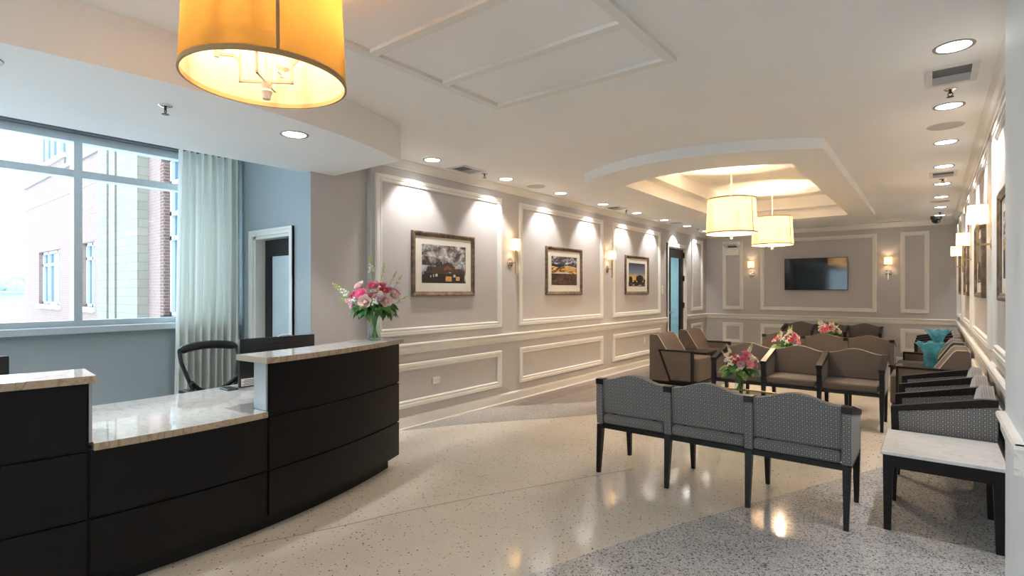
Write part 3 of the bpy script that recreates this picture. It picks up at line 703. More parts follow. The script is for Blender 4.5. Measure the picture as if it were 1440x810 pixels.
base_edge = MB(); base_edge.box(-4.17, -4.03, 1.775, 1.855, 0.7455, 0.757, 0.004, 1); tag(base_edge.obj('stand_base_edge', 'black'), 'flat black stand base edge beside the monitor on the worktop', 'stand base')  # stands for the visible edge of the monitor's stand base

ch = empty('task_chair', (-4.66, 2.07, 0), 0.12, 'black mesh-back task chair behind the desk', 'chair')
# faces +x ; back at -x
m = MB()
for k in range(5):
    a = 2*PI*k/5 + 0.3
    m.bar((0,0,0.085), (0.29*math.cos(a), 0.29*math.sin(a), 0.065), 0.04, 0.03, 0.03, 0.02)
bs = m.obj('base', 'black', ch)
for k in range(5):
    a = 2*PI*k/5 + 0.3
    w = MB(); w.lathe([(0,-0.012),(0.027,-0.012),(0.027,0.012),(0,0.012)], 14, T=lambda x, y, z: (0.29*math.cos(a)+x, 0.29*math.sin(a)+z, 0.028+y)); w.obj('caster', 'black', bs)
MB().tube([(0,0,0.08),(0,0,0.42)], 0.028, 12).obj('gas_lift', 'black', ch)
m = MB(); m.box(-0.24, 0.25, -0.25, 0.25, 0.42, 0.50, 0.03, 3); m.obj('seat', 'black', ch, 50)
def backpt(u, v):   # u across -1..1, v 0..1 up
    w = 0.175 + 0.075*min(1, v*1.3) - 0.0*v
    z = 0.60 + 0.40*v - 0.028*u*u*v
    xx = -0.26 - 0.10*v + 0.05*u*u
    return (xx, u*w, z)
m = MB(); m.grid(lambda a, b: backpt(-1+2*a, b), 12, 8); m.obj('back_mesh', 'mesh', ch, 60)
m = MB()
m.tube([backpt(-1+2*i/12, 1) for i in range(13)], [0.018]+[0.036]*11+[0.018], 8)
for u in (-1, 1): m.tube([backpt(u, 1-i/8) for i in range(9)], 0.016, 8)
m.tube([(backpt(-1+2*i/12, 0)[0]-0.005, backpt(-1+2*i/12, 0)[1]*1.15, backpt(0, 0)[2] + 0.11*(-1+2*i/12)**2) for i in range(13)], 0.019, 8)
m.tube([(-0.28,0,0.61),(-0.25,0,0.5),(-0.15,0,0.43)], 0.03, 8)
m.obj('back_frame', 'black', ch, 60)
for s in (-1, 1):
    m = MB(); m.tube([(-0.05,s*0.25,0.44),(-0.05,s*0.30,0.46),(-0.05,s*0.30,0.65)], 0.014); m.box(-0.16, 0.10, s*0.30-0.035, s*0.30+0.035, 0.65, 0.675, 0.01, 2); m.obj('armrest', 'black', ch, 40)

# ------------------------------------------------------------------ curtain
cu = MB()
def cpt(a, b):
    y = 2.08 + 0.585*a + 0.05*(1-b)*(a-0.9)*0.9
    ph = a*2*PI*9
    amp = 0.058 + 0.014*math.sin(a*17)
    return (XW+0.17 + amp*math.sin(ph) + 0.008*math.sin(ph*2.3+b*2), y, 0.03 + (2.85-0.03)*b)
cu.grid(cpt, 150, 10)
tag(cu.obj('curtain', 'curtain', None, 60), 'pleated pale sage curtain gathered beside the window', 'curtain')
cr = MB(); cr.tube([(XW+0.17, -4.8, 2.945), (XW+0.17, 2.69, 2.945)], 0.014); tag(cr.obj('curtain_track', 'alu'), 'ceiling track carrying the pale curtain', 'curtain track')

# ------------------------------------------------------------------ benches
def make_bench(fab, label):
    b = empty('tandem_bench', (0,0,0), 0, label, 'bench', 'three-seat waiting benches')
    P = 0.573; LX = [-1.5*P, -0.5*P, 0.5*P, 1.5*P]
    legf, legb, armm, armp, seatm, backm = [None]*6
    for x in LX:
        if legf is None:
            m = MB(); m.bar((0,0.562,0),(0,0.545,0.385),0.028,0.032,0.046,0.05,up=(0,1,0)); m.bar((0,0.545,0.385),(0,0.552,0.625),0.046,0.05,0.046,0.046,up=(0,1,0)); legf = m.mesh('leg','black_wood')
            m = MB(); m.bar((0,-0.005,0),(0,0.035,0.385),0.028,0.032,0.046,0.055,up=(0,1,0)); legb = m.mesh('leg','black_wood')
            m = MB(); m.prism([(0.0,0.715),(0.0,0.758),(0.07,0.758),(0.575,0.648),(0.575,0.612)], -0.029, 0.029, T=lambda p, q, a: (a, p, q), bevel=0.004, seg=1); armm = m.mesh('arm','black_wood')
            m = MB(); m.prism([(0.015,0.395),(0.002,0.55),(0.006,0.716),(0.06,0.716),(0.53,0.618),(0.522,0.395)], -0.026, 0.026, T=lambda p, q, a: (a, p, q), bevel=0.012, seg=2); armp = m.mesh('arm_panel', fab, 50)
            m = MB(); m.box(-0.2595, 0.2595, 0.012, 0.565, 0.396, 0.475, 0.026, 3); seatm = m.mesh('seat_cushion', fab, 50)
            m = MB(); hw = 0.256; top = [(-hw + 2*hw*i/16, 0.752 + 0.056*(0.5-0.5*math.cos(2*PI*i/16))) for i in range(17)]
            poly = [(-hw,0.485)] + [(hw,0.485)] + top[::-1]
            def TB_(p, q, a): return (p, (1-a)*(0.135 - 0.20*(q-0.492)) + a*(0.034 - 0.09*(q-0.492)), q)
            m.prism(poly, 0.0, 1.0, T=TB_, bevel=0.014, seg=2); backm = m.mesh('backrest', fab, 50)
        inst('leg', legf, b, (x,0,0)); inst('leg', legb, b, (x,0,0)); inst('arm', armm, b, (x,0,0)); inst('arm_panel', armp, b, (x,0,0))
    for x in (-P, 0, P):
        inst('seat_cushion', seatm, b, (x,0,0)); inst('backrest', backm, b, (x,0,0))
    m = MB(); X = 1.5*P
    m.box(-X, X, 0.02, 0.055, 0.358, 0.3955); m.box(-X, X, 0.52, 0.56, 0.358, 0.3955)
    for x in LX: m.box(x-0.02, x+0.02, 0.055, 0.52, 0.36, 0.395)
    m.obj('seat_rail', 'black_wood', b)
    bkm = MB().box(-0.012, 0.012, 0.045, 0.065, 0.46, 0.52).mesh('back_bracket', 'black_wood')
    for x in (-P-0.17, -P+0.17, -0.17, 0.17, P-0.17, P+0.17): inst('back_bracket', bkm, b, (x,0,0))
    return b
bench = make_bench('fabric', 'grey check three-seat bench with its back to the reception floor')
XC = -1.28
bench.location = (XC, 3.86, 0)
bench2 = make_bench('fabric_taupe', 'three-seat bench facing the oval table, its arms towards the first bouquet')
bench2.location = (XC, 7.31, 0); bench2.rotation_euler = (0,0,PI)
clone(bench2, (-1.33, 9.47, 0), 0, 'three-seat bench turned away, just behind the second low bouquet')
clone(bench2, (-1.66, 12.93, 0), PI, 'three-seat bench against the television wall')
clone(bench, (XR-0.035, 5.58, 0), PI/2, 'three-seat bench along the sconce wall beside the marble side table')
clone(bench2, (XR-0.035, 11.45, 0), PI/2, 'three-seat bench along the sconce wall in the far corner')

# ------------------------------------------------------------------ tandem lounge seats
def make_lounge(label):
    b = empty('lounge_seat_pair', (0,0,0), 0, label, 'lounge seats', 'paired lounge seats with outer arms')
    for s in (-1, 1):
        X0, X1 = sorted((s*0.28, s*0.98))
        m = MB(); m.prism([(0.0,0.055),(0.0,0.755),(0.02,0.775),(0.12,0.775),(0.145,0.755),(0.345,0.43),(0.36,0.055)], X0, X1, T=lambda p, q, a: (a, p, q), bevel=0.010, seg=2); bk = m.obj('back', 'taupe', b, 50)
        for xx in (X0+0.002, X1-0.002):
            m = MB(); m.tube([(xx,0.02,0.777),(xx,0.12,0.777),(xx,0.15,0.752),(xx,0.34,0.45)], 0.006, 6); m.obj('piping', 'piping', bk, 60)
        xs0, xs1 = sorted((s*0.28, s*0.905))
        m = MB(); m.box(xs0, xs1, 0.30, 0.755, 0.062, 0.43, 0.03, 3); m.obj('seat', 'taupe', b, 50)
        xo0, xo1 = sorted((s*0.925, s*0.985))
        m = MB(); m.prism([(0.185,0.525),(0.665,0.525),(0.665,0.085),(0.355,0.085)], xo0, xo1, T=lambda p, q, a: (a, p, q), bevel=0.006, seg=1); m.obj('arm_panel', 'taupe', b)
        m = MB(); xm = s*0.955
        f = lambda p0, p1: m.bar((xm,)+p0, (xm,)+p1, 0.075, 0.026, up=(0,0.3,1) if abs(p1[1]-p0[1]) < 0.1 else (0,1,0))
        f((0.15,0.538),(0.69,0.538)); f((0.678,0.538),(0.678,0.055)); f((0.163,0.538),(0.345,0.055)); f((0.33,0.068),(0.69,0.068))
        m.obj('arm_frame', 'black_wood', b)
    m = MB(); m.box(-0.279, 0.279, 0.10, 0.66, 0.425, 0.46, 0.004, 1); m.obj('middle_table', 'black_wood', b)
    m = MB(); m.box(-0.96, 0.96, 0.03, 0.74, 0.0, 0.054); m.obj('plinth', 'black_wood', b)
    return b
lounge = make_lounge('pair of taupe lounge seats in front of the tall glass door')
lounge.location = (-3.56, 9.05, 0); lounge.rotation_euler = (0,0,-PI/2)
clone(lounge, (XR-0.04, 9.05, 0), PI/2, 'pair of taupe lounge seats on the sconce wall with a teal vase between them')

# ------------------------------------------------------------------ tables
def side_table(name, w, d, h, label):
    t = empty(name, (0,0,0), 0, label, 'table')
    m = MB(); m.box(-w/2, w/2, -d/2, d/2, h-0.022, h, 0.003, 1); m.obj('marble_top', 'marble', t)
    m = MB(); a = 0.012
    m.box(-w/2+a, w/2-a, -d/2+a, -d/2+a+0.04, h-0.10, h-0.0225); m.box(-w/2+a, w/2-a, d/2-a-0.04, d/2-a, h-0.10, h-0.0225)
    m.box(-w/2+a, -w/2+a+0.04, -d/2+a+0.04, d/2-a-0.04, h-0.10, h-0.0225); m.box(w/2-a-0.04, w/2-a, -d/2+a+0.04, d/2-a-0.04, h-0.10, h-0.0225)
    m.obj('apron', 'black_wood', t)
    for sx in (-1, 1):
        for sy in (-1, 1):
            m = MB(); X, Y = sx*(w/2-a-0.026), sy*(d/2-a-0.026)
            m.bar((X+sx*0.004, Y+sy*0.004, 0), (X, Y, h-0.10), 0.036, 0.036, 0.052, 0.052, up=(0,1,0)); m.obj('leg', 'black_wood', t)
    return t
t = side_table('side_table', 0.585, 0.655, 0.49, 'white marble side table with dark legs beside the pier'); t.location = (0.035, 4.335, 0)
t = side_table('corner_table', 0.50, 0.36, 0.47, 'small marble table under the farther teal vase'); t.location = (0.06, 10.29, 0)
t = side_table('console_table', 1.3, 0.40, 0.50, 'low marble console between the two back-to-back benches'); t.location = (-1.45, 7.85, 0)
def oval_table(label):
    t = empty('oval_table', (0,0,0), 0, label, 'table', 'oval glass tables')
    A, B = 0.60, 0.42
    ell = lambda k, f: (A*k*math.cos(f), B*k*math.sin(f))
    m = MB(); m.prism([ell(0.985, 2*PI*i/48) for i in range(48)], 0.412, 0.422); m.obj('glass_top', 'vase_glass', t)
    m = MB(); m.tube([(*ell(1.0, 2*PI*i/48), 0.412) for i in range(49)], 0.011, 8, cap=False); m.obj('rim', 'bronze', t, 60)
    m = MB(); m.prism([ell(0.70, 2*PI*i/40) for i in range(40)], 0.14, 0.152); m.obj('shelf', 'vase_glass', t)
    m = MB(); m.tube([(*ell(0.72, 2*PI*i/48), 0.146) for i in range(49)], 0.009, 8, cap=False); m.obj('lower_ring', 'bronze', t, 60)
    for f in (0.7, PI-0.7, PI+0.7, -0.7):
        m = MB(); m.tube([(*ell(0.80, f), 0.0), (*ell(0.72, f), 0.146), (*ell(0.93, f), 0.41)], 0.011, 8); m.obj('leg', 'bronze', t, 50)
    return t
ot = oval_table('oval glass coffee table carrying the nearest bouquet'); ot.location = (-1.50, 5.62, 0)
clone(ot, (-1.45, 11.15, 0), 0, 'oval glass coffee table carrying the bouquet nearest the television')

# ------------------------------------------------------------------ flowers
def petal(m, w, l, cup, curl, T, nu=4, nv=4):
    def fn(a, b):
        u = (a-0.5)*2; v = b
        ww = w*math.sin(PI*(0.18+0.72*v))**0.7
        x = u*ww; y = l*v*math.cos(curl*v); z = l*v*math.sin(cup)*(1-0.25*v) + 0.35*ww*u*u - curl*0.25*l*v*v
        return T(Vector((x, y, z)))
    m.grid(fn, nu, nv)
def rose_mesh(mat, r=0.045, seed=0):
    rnd = random.Random(seed); m = MB()
    for ring, (n, tilt, k, off) in enumerate(((3,1.5,0.60,0.05),(4,1.35,0.75,0.13),(5,1.1,0.90,0.22),(6,0.75,1.0,0.24))):
        for i in range(n):
            a = 2*PI*i/n + ring*0.6 + rnd.uniform(-0.15,0.15)
            R = Matrix.Rotation(a, 4, 'Z') @ Matrix.Translation((0, r*off*1.6, 0)) @ Matrix.Rotation(tilt, 4, 'X')
            petal(m, r*0.52*k, r*0.85*k, 0.05, 0.45 if ring > 1 else -0.3, lambda v, R=R: R @ v, 4, 3)
    m.blob((0,0,r*0.18), r*0.34, 1.2)
    m.mi = 1; m.blob((0,0,-0.010), r*0.28, 0.8)
    return m.mesh('rose', [mat, 'leaf2'], 60)
def gerbera_mesh(mat, r=0.045):
    m = MB()
    for ring, (n, k, tilt) in enumerate(((16,1.0,0.12),(12,0.72,0.35))):
        for i in range(n):
            R = Matrix.Rotation(2*PI*(i+0.5*ring)/n, 4, 'Z') @ Matrix.Rotation(tilt, 4, 'X')
            petal(m, r*0.17*k, r*k, 0.0, 0.25, lambda v, R=R: R @ v, 2, 3)
    m.mi = 1; m.blob((0,0,0.006), r*0.24, 0.45)
    return m.mesh('gerbera', [mat, 'yellow'], 60)
def spike_mesh(mats, L=0.17):
    m = MB(); m.mi = 0; m.tube([(0,0,-0.10),(0.004,0,0),(0,0.003,L)], [0.003,0.003,0.0015], 5)
    rnd = random.Random(3)
    for i in range(20):
        t = i/20; a = i*2.4; z = 0.01 + L*t; rr = 0.018*(1-0.7*t)
        m.mi = 2 if t < 0.45 else 1
        m.blob((math.cos(a)*rr*1.1, math.sin(a)*rr*1.1, z), rr, 0.85, 1)
    return m.mesh('snapdragon', mats, 60)
def leaf_mesh(mat, w=0.028, l=0.085):
    m = MB()
    def fn(a, b):
        u = (a-0.5)*2; ww = w*math.sin(PI*min(1, max(0.02, b)))**0.8*(1-0.25*b)
        return (u*ww, l*b, 0.012*math.sin(PI*b) - 0.02*b*b + 0.3*ww*abs(u))
    m.grid(fn, 4, 5); return m.mesh('leaf', mat, 60)
def cluster_mesh(mat):
    m = MB(); rnd = random.Random(5)
    for i in range(16):
        a = rnd.uniform(0, 2*PI); p = rnd.uniform(0, 1.2)
        m.blob((0.024*math.sin(p)*math.cos(a), 0.024*math.sin(p)*math.sin(a), 0.024*math.cos(p)), rnd.uniform(0.006,0.009), 1, 1)
    return m.mesh('stock_cluster', mat, 60)
FM = {k: rose_mesh(k, 0.048, i) for i, k in enumerate(('rose_pale','rose_pink','lilac'))}
GM = {k: gerbera_mesh(k) for k in ('magenta','crimson','rose_pink')}
SPW = spike_mesh(['stem','bud_green','white_petal']); SPP = spike_mesh(['stem','bud_green','rose_pale'])
LM = [leaf_mesh('leaf'), leaf_mesh('leaf2', 0.026, 0.08)]; CM = cluster_mesh('white_petal')
def dirrot(d):
    d = Vector(d).normalized(); return d.to_track_quat('Z', 'Y').to_euler()
def bouquet(loc, label, blooms, spikes, rx=0.17, h=0.21, vr=0.052, sc=1.0, leaves=42, seed=1, zr=0.13):
    rnd = random.Random(seed)
    b = empty('flower_bouquet', loc, 0, label, 'flowers', 'mixed pink bouquets in glass vases')
    m = MB(); m.lathe([(0.0,0.0),(vr*0.98,0.0),(vr,0.008),(vr*0.86,h*0.35),(vr*0.80,h*0.6),(vr*0.92,h*0.93),(vr*1.02,h),(vr*0.99,h),(vr*0.88,h*0.92),(vr*0.76,h*0.6),(vr*0.82,h*0.35),(vr*0.94,0.014),(0,0.014)], 28); m.obj('vase', 'vase_glass', b, 50)
    m = MB()
    for i in range(9):
        a = 2*PI*i/9; r1 = vr*0.6; r2 = vr*0.55; a2 = a + 2.2
        m.tube([(r1*math.cos(a), r1*math.sin(a), 0.018), (r2*0.3*math.cos(a2), r2*0.3*math.sin(a2), h*0.55), (r2*math.cos(a2), r2*math.sin(a2), h), (0.45*rx*math.cos(a2), 0.45*rx*math.sin(a2), h+0.10)], 0.0032, 6)
    m.obj('stems', 'stem', b, 60)
    C = Vector((0,0,h+0.10))
    m = MB(); m.blob((0,0,h+0.085), 0.075, 0.8, 2); m.obj('foliage_core', 'leaf', b, 60)
    blooms = list(blooms) + [(rnd.choice('rrpwwwlg'), 2*PI*k/14 + rnd.uniform(-0.2,0.2), rnd.uniform(-0.05,0.9), rnd.uniform(0.75,0.95), rnd.uniform(0.8,1.05)) for k in range(14)]
    for kind, az, el, rr, s in blooms:
        d = Vector((math.cos(az)*math.cos(el), math.sin(az)*math.cos(el), math.sin(el)))
        p = C + Vector((d.x*rx*rr, d.y*rx*rr, d.z*zr*rr))
        me = {'r':FM['rose_pale'],'p':FM['rose_pink'],'l':FM['lilac'],'m':GM['magenta'],'c':GM['crimson'],'g':GM['rose_pink'],'w':CM}[kind]
        dd = d + Vector((0.25, -0.45, 0.25))
        inst(me.name.split('.')[0], me, b, p, dirrot(dd), s)
    for az, el, rr, s, pink in spikes:
        d = Vector((math.cos(az)*math.cos(el), math.sin(az)*math.cos(el), math.sin(el)))
        inst('snapdragon', SPP if pink else SPW, b, C + d*rx*rr, dirrot(d + Vector((0,0,0.55))), s)
    for i in range(leaves):
        a = 2*PI*i/leaves*2 + rnd.uniform(-0.2,0.2); el = rnd.uniform(-0.75, 0.2)
        d = Vector((math.cos(a)*math.cos(el), math.sin(a)*math.cos(el), math.sin(el)))
        p = Vector((0,0,h+0.055)) + Vector((d.x,d.y,d.z*0.5))*rx*rnd.uniform(0.30,0.72)
        e = inst('leaf', LM[0 if rnd.random() < 0.75 else 1], b, p, (rnd.uniform(-0.9,0.1), rnd.uniform(-0.6,0.6), a - PI/2), rnd.uniform(0.95,1.6))
    b.scale = (sc, sc, sc)
    return b
def view_az(deg): return YAW + math.radians(deg)      # 0 deg = picture right, 90 = away, -90 = towards the camera
V = view_az
bl1 = [('r',V(-100),0.05,0.85,1.25),('r',V(-45),0.1,0.85,1.2),('m',V(-125),0.55,0.95,1.1),('c',V(-40),0.75,0.95,1.0),('c',V(-165),0.45,1.0,0.85),('p',V(-80),0.95,1.0,1.1),('r',V(-150),0.95,1.05,1.0),('r',V(-20),0.35,1.0,0.9),
       ('p',V(20),0.5,1.0,0.9),('l',V(-70),0.25,0.95,0.8),('w',V(-75),0.0,0.98,1.2),('w',V(-60),0.45,0.95,1.1),('w',V(180),0.1,1.0,1.1),('w',V(-5),0.05,1.05,1.0),('w',V(-130),0.1,1.0,1.0),('r',V(100),0.6,0.95,1.1),('p',V(150),0.5,0.95,1.0),('g',V(60),0.7,0.95,1.0),('p',V(-30),1.1,1.0,0.7),('l',V(-160),-0.15,0.9,0.8)]
bouquet((-3.61, 2.755, 1.0705), 'tall bouquet of roses and gerberas on the raised reception ledge', bl1, [(V(-175),0.25,1.15,0.95,False),(V(-170),-0.05,0.95,0.7,True),(V(120),1.25,1.35,0.9,False),(V(60),1.2,1.3,0.6,False),(V(-10),0.85,1.15,0.6,True),(V(0),0.7,1.25,0.5,True),(V(-5),0.05,1.1,0.5,False)], seed=2, rx=0.19, zr=0.15)
bl2 = [('c',V(-130),0.6,0.9,1.1),('g',V(-70),0.25,0.95,1.15),('l',V(-110),0.15,0.95,0.9),('p',V(-70),1.0,1.0,1.0),('l',V(-15),0.4,1.05,0.8),('w',V(-150),0.15,0.95,1.4),('w',V(-40),0.55,0.95,1.3),('w',V(-115),-0.1,0.9,1.3),('w',V(-170),0.4,1.0,1.2),('r',V(170),0.75,1.05,0.7),('p',V(-10),0.0,1.0,0.7),('p',V(90),0.6,0.9,1.0),('c',V(130),0.6,0.9,0.9),('w',V(40),0.6,0.95,1.2),('w',V(-60),0.9,0.9,1.1)]
sp2 = [(V(170),0.95,1.0,0.6,False),(V(10),0.9,1.05,0.7,False),(V(25),0.75,1.1,0.7,False),(V(180),0.55,1.05,0.5,True)]
b2 = bouquet((-1.60, 5.90, 0.4225), 'bouquet in a short glass vase on the nearer oval table', bl2, sp2, rx=0.155, h=0.17, vr=0.055, seed=4, zr=0.135)
b3 = clone(b2, (-1.53, 7.85, 0.5005), 0.5, 'bouquet on the marble console between the back-to-back benches')
b4 = clone(b2, (-1.46, 10.95, 0.4225), 1.9, 'bouquet nearest the television, on the far oval table')
b4.scale = (1.08, 1.08, 1.12)

# ------------------------------------------------------------------ teal vases
def teal(loc, label, h, rt, rb):
    m = MB(); n = 40; prof_ = []
    K = 14
    for side in (0, 1):
        rings = []
        for k in range(K+1):
            t = k/K; th = 0.006 if side else 0.0
            r = rb + (rt-rb)*max(0, (t-0.45)/0.55)**1.8
            ring = []
            for i in range(n):
                a = 2*PI*i/n; wv = max(0, (t-0.5)/0.5)**1.5
                rr = (r - th)*(1 + 0.14*wv*math.cos(8*a)) + 0.002*math.cos(16*a)
                ring.append(m.v((rr*math.cos(a), rr*math.sin(a), max(th*1.5, h*t - 0.05*h*wv*(1-math.cos(8*a))*0.8))))
            rings.append(ring)
        for A, B in zip(rings, rings[1:]):
            for i in range(n): m.face([A[i], A[(i+1) % n], B[(i+1) % n], B[i]])
        m.face(rings[0])
        prof_.append(rings[-1])
    A, B = prof_
    for i in range(n): m.face([A[i], A[(i+1) % n], B[(i+1) % n], B[i]])
    o = m.obj('art_glass_vase', 'teal_glass', None, 60); o.location = loc; tag(o, label, 'vase')
teal((-0.03, 9.05, 0.4605), 'ruffled teal glass vase between the paired lounge seats', 0.33, 0.175, 0.075)
teal((0.05, 10.29, 0.4705), 'ruffled teal glass vase on the small corner table behind the other', 0.43, 0.165, 0.06)

# ------------------------------------------------------------------ pendants
def make_pendant(shade_mat, label, drop, energy, bcol=(1.0, 0.76, 0.52), bz=0.14):
    p = empty('drum_pendant', (0,0,0), 0, label, 'pendant light', 'drum pendant lights')   # origin at centre of shade bottom
    R0, R1, HH = 0.305, 0.285, 0.44
    m = MB(); m.lathe([(R0,0.0),(R1,HH)], 64); m.mi = 1; m.lathe([(R0-0.004,0.0),(R1-0.004,HH)], 64); sh = m.obj('shade', [shade_mat, 'liner'], p, 40)
    m = MB(); m.lathe([(R0-0.006,-0.004),(R0+0.003,-0.004),(R0+0.002,0.014),(R0-0.006,0.014),(R0-0.006,-0.004)], 64); m.obj('shade_tape', 'shade_trim', sh, 40)
    m = MB(); m.lathe([(R1-0.006,HH-0.012),(R1+0.003,HH-0.012),(R1+0.003,HH+0.004),(R1-0.006,HH+0.004),(R1-0.006,HH-0.012)], 64); m.obj('shade_tape', 'shade_trim', sh, 40)
    m = MB(); a = YAW - PI/2 + 0.55; m.bar((0.307*math.cos(a), 0.307*math.sin(a), 0.014), (0.287*math.cos(a), 0.287*math.sin(a), HH-0.012), 0.004, 0.012, up=(-math.sin(a), math.cos(a), 0)); m.obj('shade_seam', 'shade_trim', sh)
    m = MB(); m.tube([(0,0,-0.03),(0,0,HH+0.06)], 0.007, 8); m.lathe([(0.0,-0.072),(0.015,-0.07),(0.016,-0.06),(0.02,-0.045),(0.024,-0.04),(0.02,-0.034),(0.014,-0.03),(0.02,-0.015),(0.02,0.0),(0.0,0.0)], 16); m.obj('stem', 'cream_metal', p, 50)
    for k in range(4):
        a = YAW + PI/4*0 + k*PI/2 + 0.1; ca, sa = math.cos(a), math.sin(a)
        m = MB(); pt = lambda r, z: (r*ca, r*sa, z)
        for q0, q1 in (((0.0,0.0),(0.105,0.0)), ((0.10,-0.005),(0.10,0.075)), ((0.10,0.07),(0.125,0.10)), ((0.125,0.10),(0.19,0.105))): m.bar(pt(*q0), pt(*q1), 0.010, 0.010, up=(-sa, ca, 0))
        m.bar((0.1*ca,0.1*sa,0.0),(0.1*ca,0.1*sa,0.11),0.008,0.008, up=(-sa, ca, 0))
        ar = m.obj('arm', 'cream_metal', p)
        m = MB(); m.lathe([(0.0,0.092),(0.010,0.092),(0.010,0.120),(0.030,0.128),(0.032,0.131),(0.012,0.130),(0.0115,0.21),(0.0,0.21)], 14, c=(0.19*ca, 0.19*sa, 0)); m.obj('candle', 'cream_metal', ar, 50)
    m = MB()
    for i in range(int((drop-HH-0.06)/0.035)):
        z = HH+0.06+0.035*i+0.02; f = i % 2
        pts = [((0.010*math.cos(t) if f else 0), (0 if f else 0.010*math.cos(t)), z+0.022*math.sin(t)) for t in [2*PI*j/10 for j in range(11)]]
        m.tube(pts, 0.0035, 5, cap=False)
    m.obj('chain', 'cream_metal', p, 60)
    m = MB(); m.lathe([(0.0,drop-0.03),(0.03,drop-0.028),(0.075,drop-0.012),(0.08,drop-0.001),(0.0,drop-0.001)], 24); m.obj('canopy', 'cream_metal', p, 40)
    for s in (-1, 1):
        light('POINT', 'bulb', (s*0.13*math.cos(YAW), s*0.13*math.sin(YAW), bz), energy, bcol, p, shadow_soft_size=0.03)
    return p
pz = 2.20
pA = make_pendant('shade_in', 'ivory drum pendant hanging over the oval table, the nearer in the ceiling tray', HT+0.36-pz, E_PEND); pA.location = (-2.02, 7.08, pz)
pB = clone(pA, (-2.02, 9.28, pz), 0, 'ivory drum pendant hanging nearer the television in the ceiling tray')
p0 = make_pendant('shade', 'large gold drum chandelier beside the reception desk', H-2.315, E_PEND0, (1.0, 0.64, 0.36), 0.27); p0.location = (-2.10, 1.075, 2.315)

# ------------------------------------------------------------------ sconces (built for a wall facing +x, origin at wall plate)
def make_sconce(label):
    s = empty('wall_sconce', (0,0,0), 0, label, 'sconce', 'drum-shade wall sconces')
    m = MB(); m.lathe([(0.0,0.0),(0.062,0.0),(0.062,0.008),(0.045,0.016),(0.02,0.022),(0.0,0.022)], 24, T=lambda x, y, z: (z, x, y)); m.obj('back_plate', 'chrome', s, 40)
    m = MB(); m.bar((0.0,0,0),(0.105,0,0),0.016,0.016); m.obj('arm', 'brass', s)
    m = MB(); m.bar((0.095,0,-0.15),(0.095,0,0.17),0.016,0.016, up=(0,1,0)); m.obj('rod', 'brass', s)
    m = MB(); m.lathe([(0.066,0.165),(0.064,0.31),(0.061,0.31),(0.063,0.165),(0.066,0.165)], 32, c=(0.095,0,0)); m.obj('shade', 'sconce_shade', s, 40)
    light('POINT', 'bulb', (0.095,0,0.24), E_SCONCE, (1.0, 0.74, 0.45), s, shadow_soft_size=0.02)
    return s
sc0 = make_sconce('brass sconce on the picture wall next to the stormy building picture'); sc0.location = (XL, 5.55, 1.84)
clone(sc0, (XL, 8.24, 1.84), 0, 'brass sconce on the picture wall between the sunset landscape and tree pictures')
clone(sc0, (-3.345, YB, 1.84), -PI/2, 'brass sconce on the television wall next to the emergency light')
clone(sc0, (-0.72, YB, 1.84), -PI/2, 'brass sconce on the television wall beside the security camera corner')
for y, l in ((5.60, 'brass sconce nearest the pier on the mirror wall'), (8.24, 'middle brass sconce on the mirror wall'), (10.68, 'brass sconce nearest the television on the mirror wall')):
    clone(sc0, (XR, y, 1.84), PI, l)

# ------------------------------------------------------------------ framed pictures
fprof = [(0,0.0),(0,0.030),(0.008,0.036),(0.022,0.034),(0.034,0.026),(0.048,0.022),(0.050,0.016),(0.050,0.0)]
def picture(T, a0, a1, b0, b1, label, art):
    p = empty('framed_picture', T((a0+a1)/2, b0, 0), 0, label, 'picture')
    L = p.location
    Tl = lambda a, b, h: tuple(Vector(T(a, b, h)) - L)
    m = MB(); m.loops([(a0+o, a1-o, b0+o, b1-o, h) for o, h in fprof], Tl); m.obj('frame', 'frame_wood', p)
    m = MB(); m.box(a0+0.045, a1-0.045, b0+0.045, b1-0.045, 0.004, 0.012, T=Tl); m.obj('mat_board', 'mat', p)
    art(p, Tl, a0+0.145, a1-0.145, b0+0.145, b1-0.135)
    m = MB(); m.box(a0+0.046, a1-0.046, b0+0.046, b1-0.046, 0.0155, 0.0165, T=Tl); m.obj('glazing', 'pic_glass', p)
    return p
def cloudmat(name, stops, scale, stretch=(1,1,1), dist=1.0):
    m, nt, b = new_mat(name)
    tc = N(nt, 'ShaderNodeTexCoord'); mp = N(nt, 'ShaderNodeMapping'); mp.inputs['Scale'].default_value = stretch; nt.links.new(tc.outputs['Object'], mp.inputs[0])
    nz = N(nt, 'ShaderNodeTexNoise', Scale=scale, Detail=8.0, Roughness=0.6, Distortion=dist); nt.links.new(mp.outputs[0], nz.inputs['Vector'])
    r = ramp(nt, nz.outputs[0], stops); nt.links.new(r.outputs[0], b.inputs['Base Color']); b.inputs['Roughness'].default_value = 0.6
    M[name] = m
cloudmat('print_storm', [(0.36,(0.03,0.028,0.03)),(0.46,(0.12,0.10,0.09)),(0.55,(0.40,0.38,0.37)),(0.64,(0.75,0.73,0.70))], 6.0, (1,1,1.3), 0.6)
cloudmat('print_bluecloud', [(0.4,(0.10,0.13,0.20)),(0.6,(0.55,0.60,0.66))], 9.0)
M['print_roof'] = plain('print_dark_roof', (0.075, 0.042, 0.028), 0.6, var=0.3, scale=30)
M['print_wall'] = plain('print_dark_wall', (0.022, 0.018, 0.017), 0.6, var=0.3, scale=30)
M['print_gable'] = plain('print_brown_gable', (0.20, 0.085, 0.035), 0.6, var=0.25, scale=40)
M['print_glow'] = plain('print_orange_window', (0.62, 0.33, 0.09), 0.6, var=0.2, scale=40)
M['print_pale'] = plain('print_pale_spot', (0.65, 0.64, 0.58), 0.6)
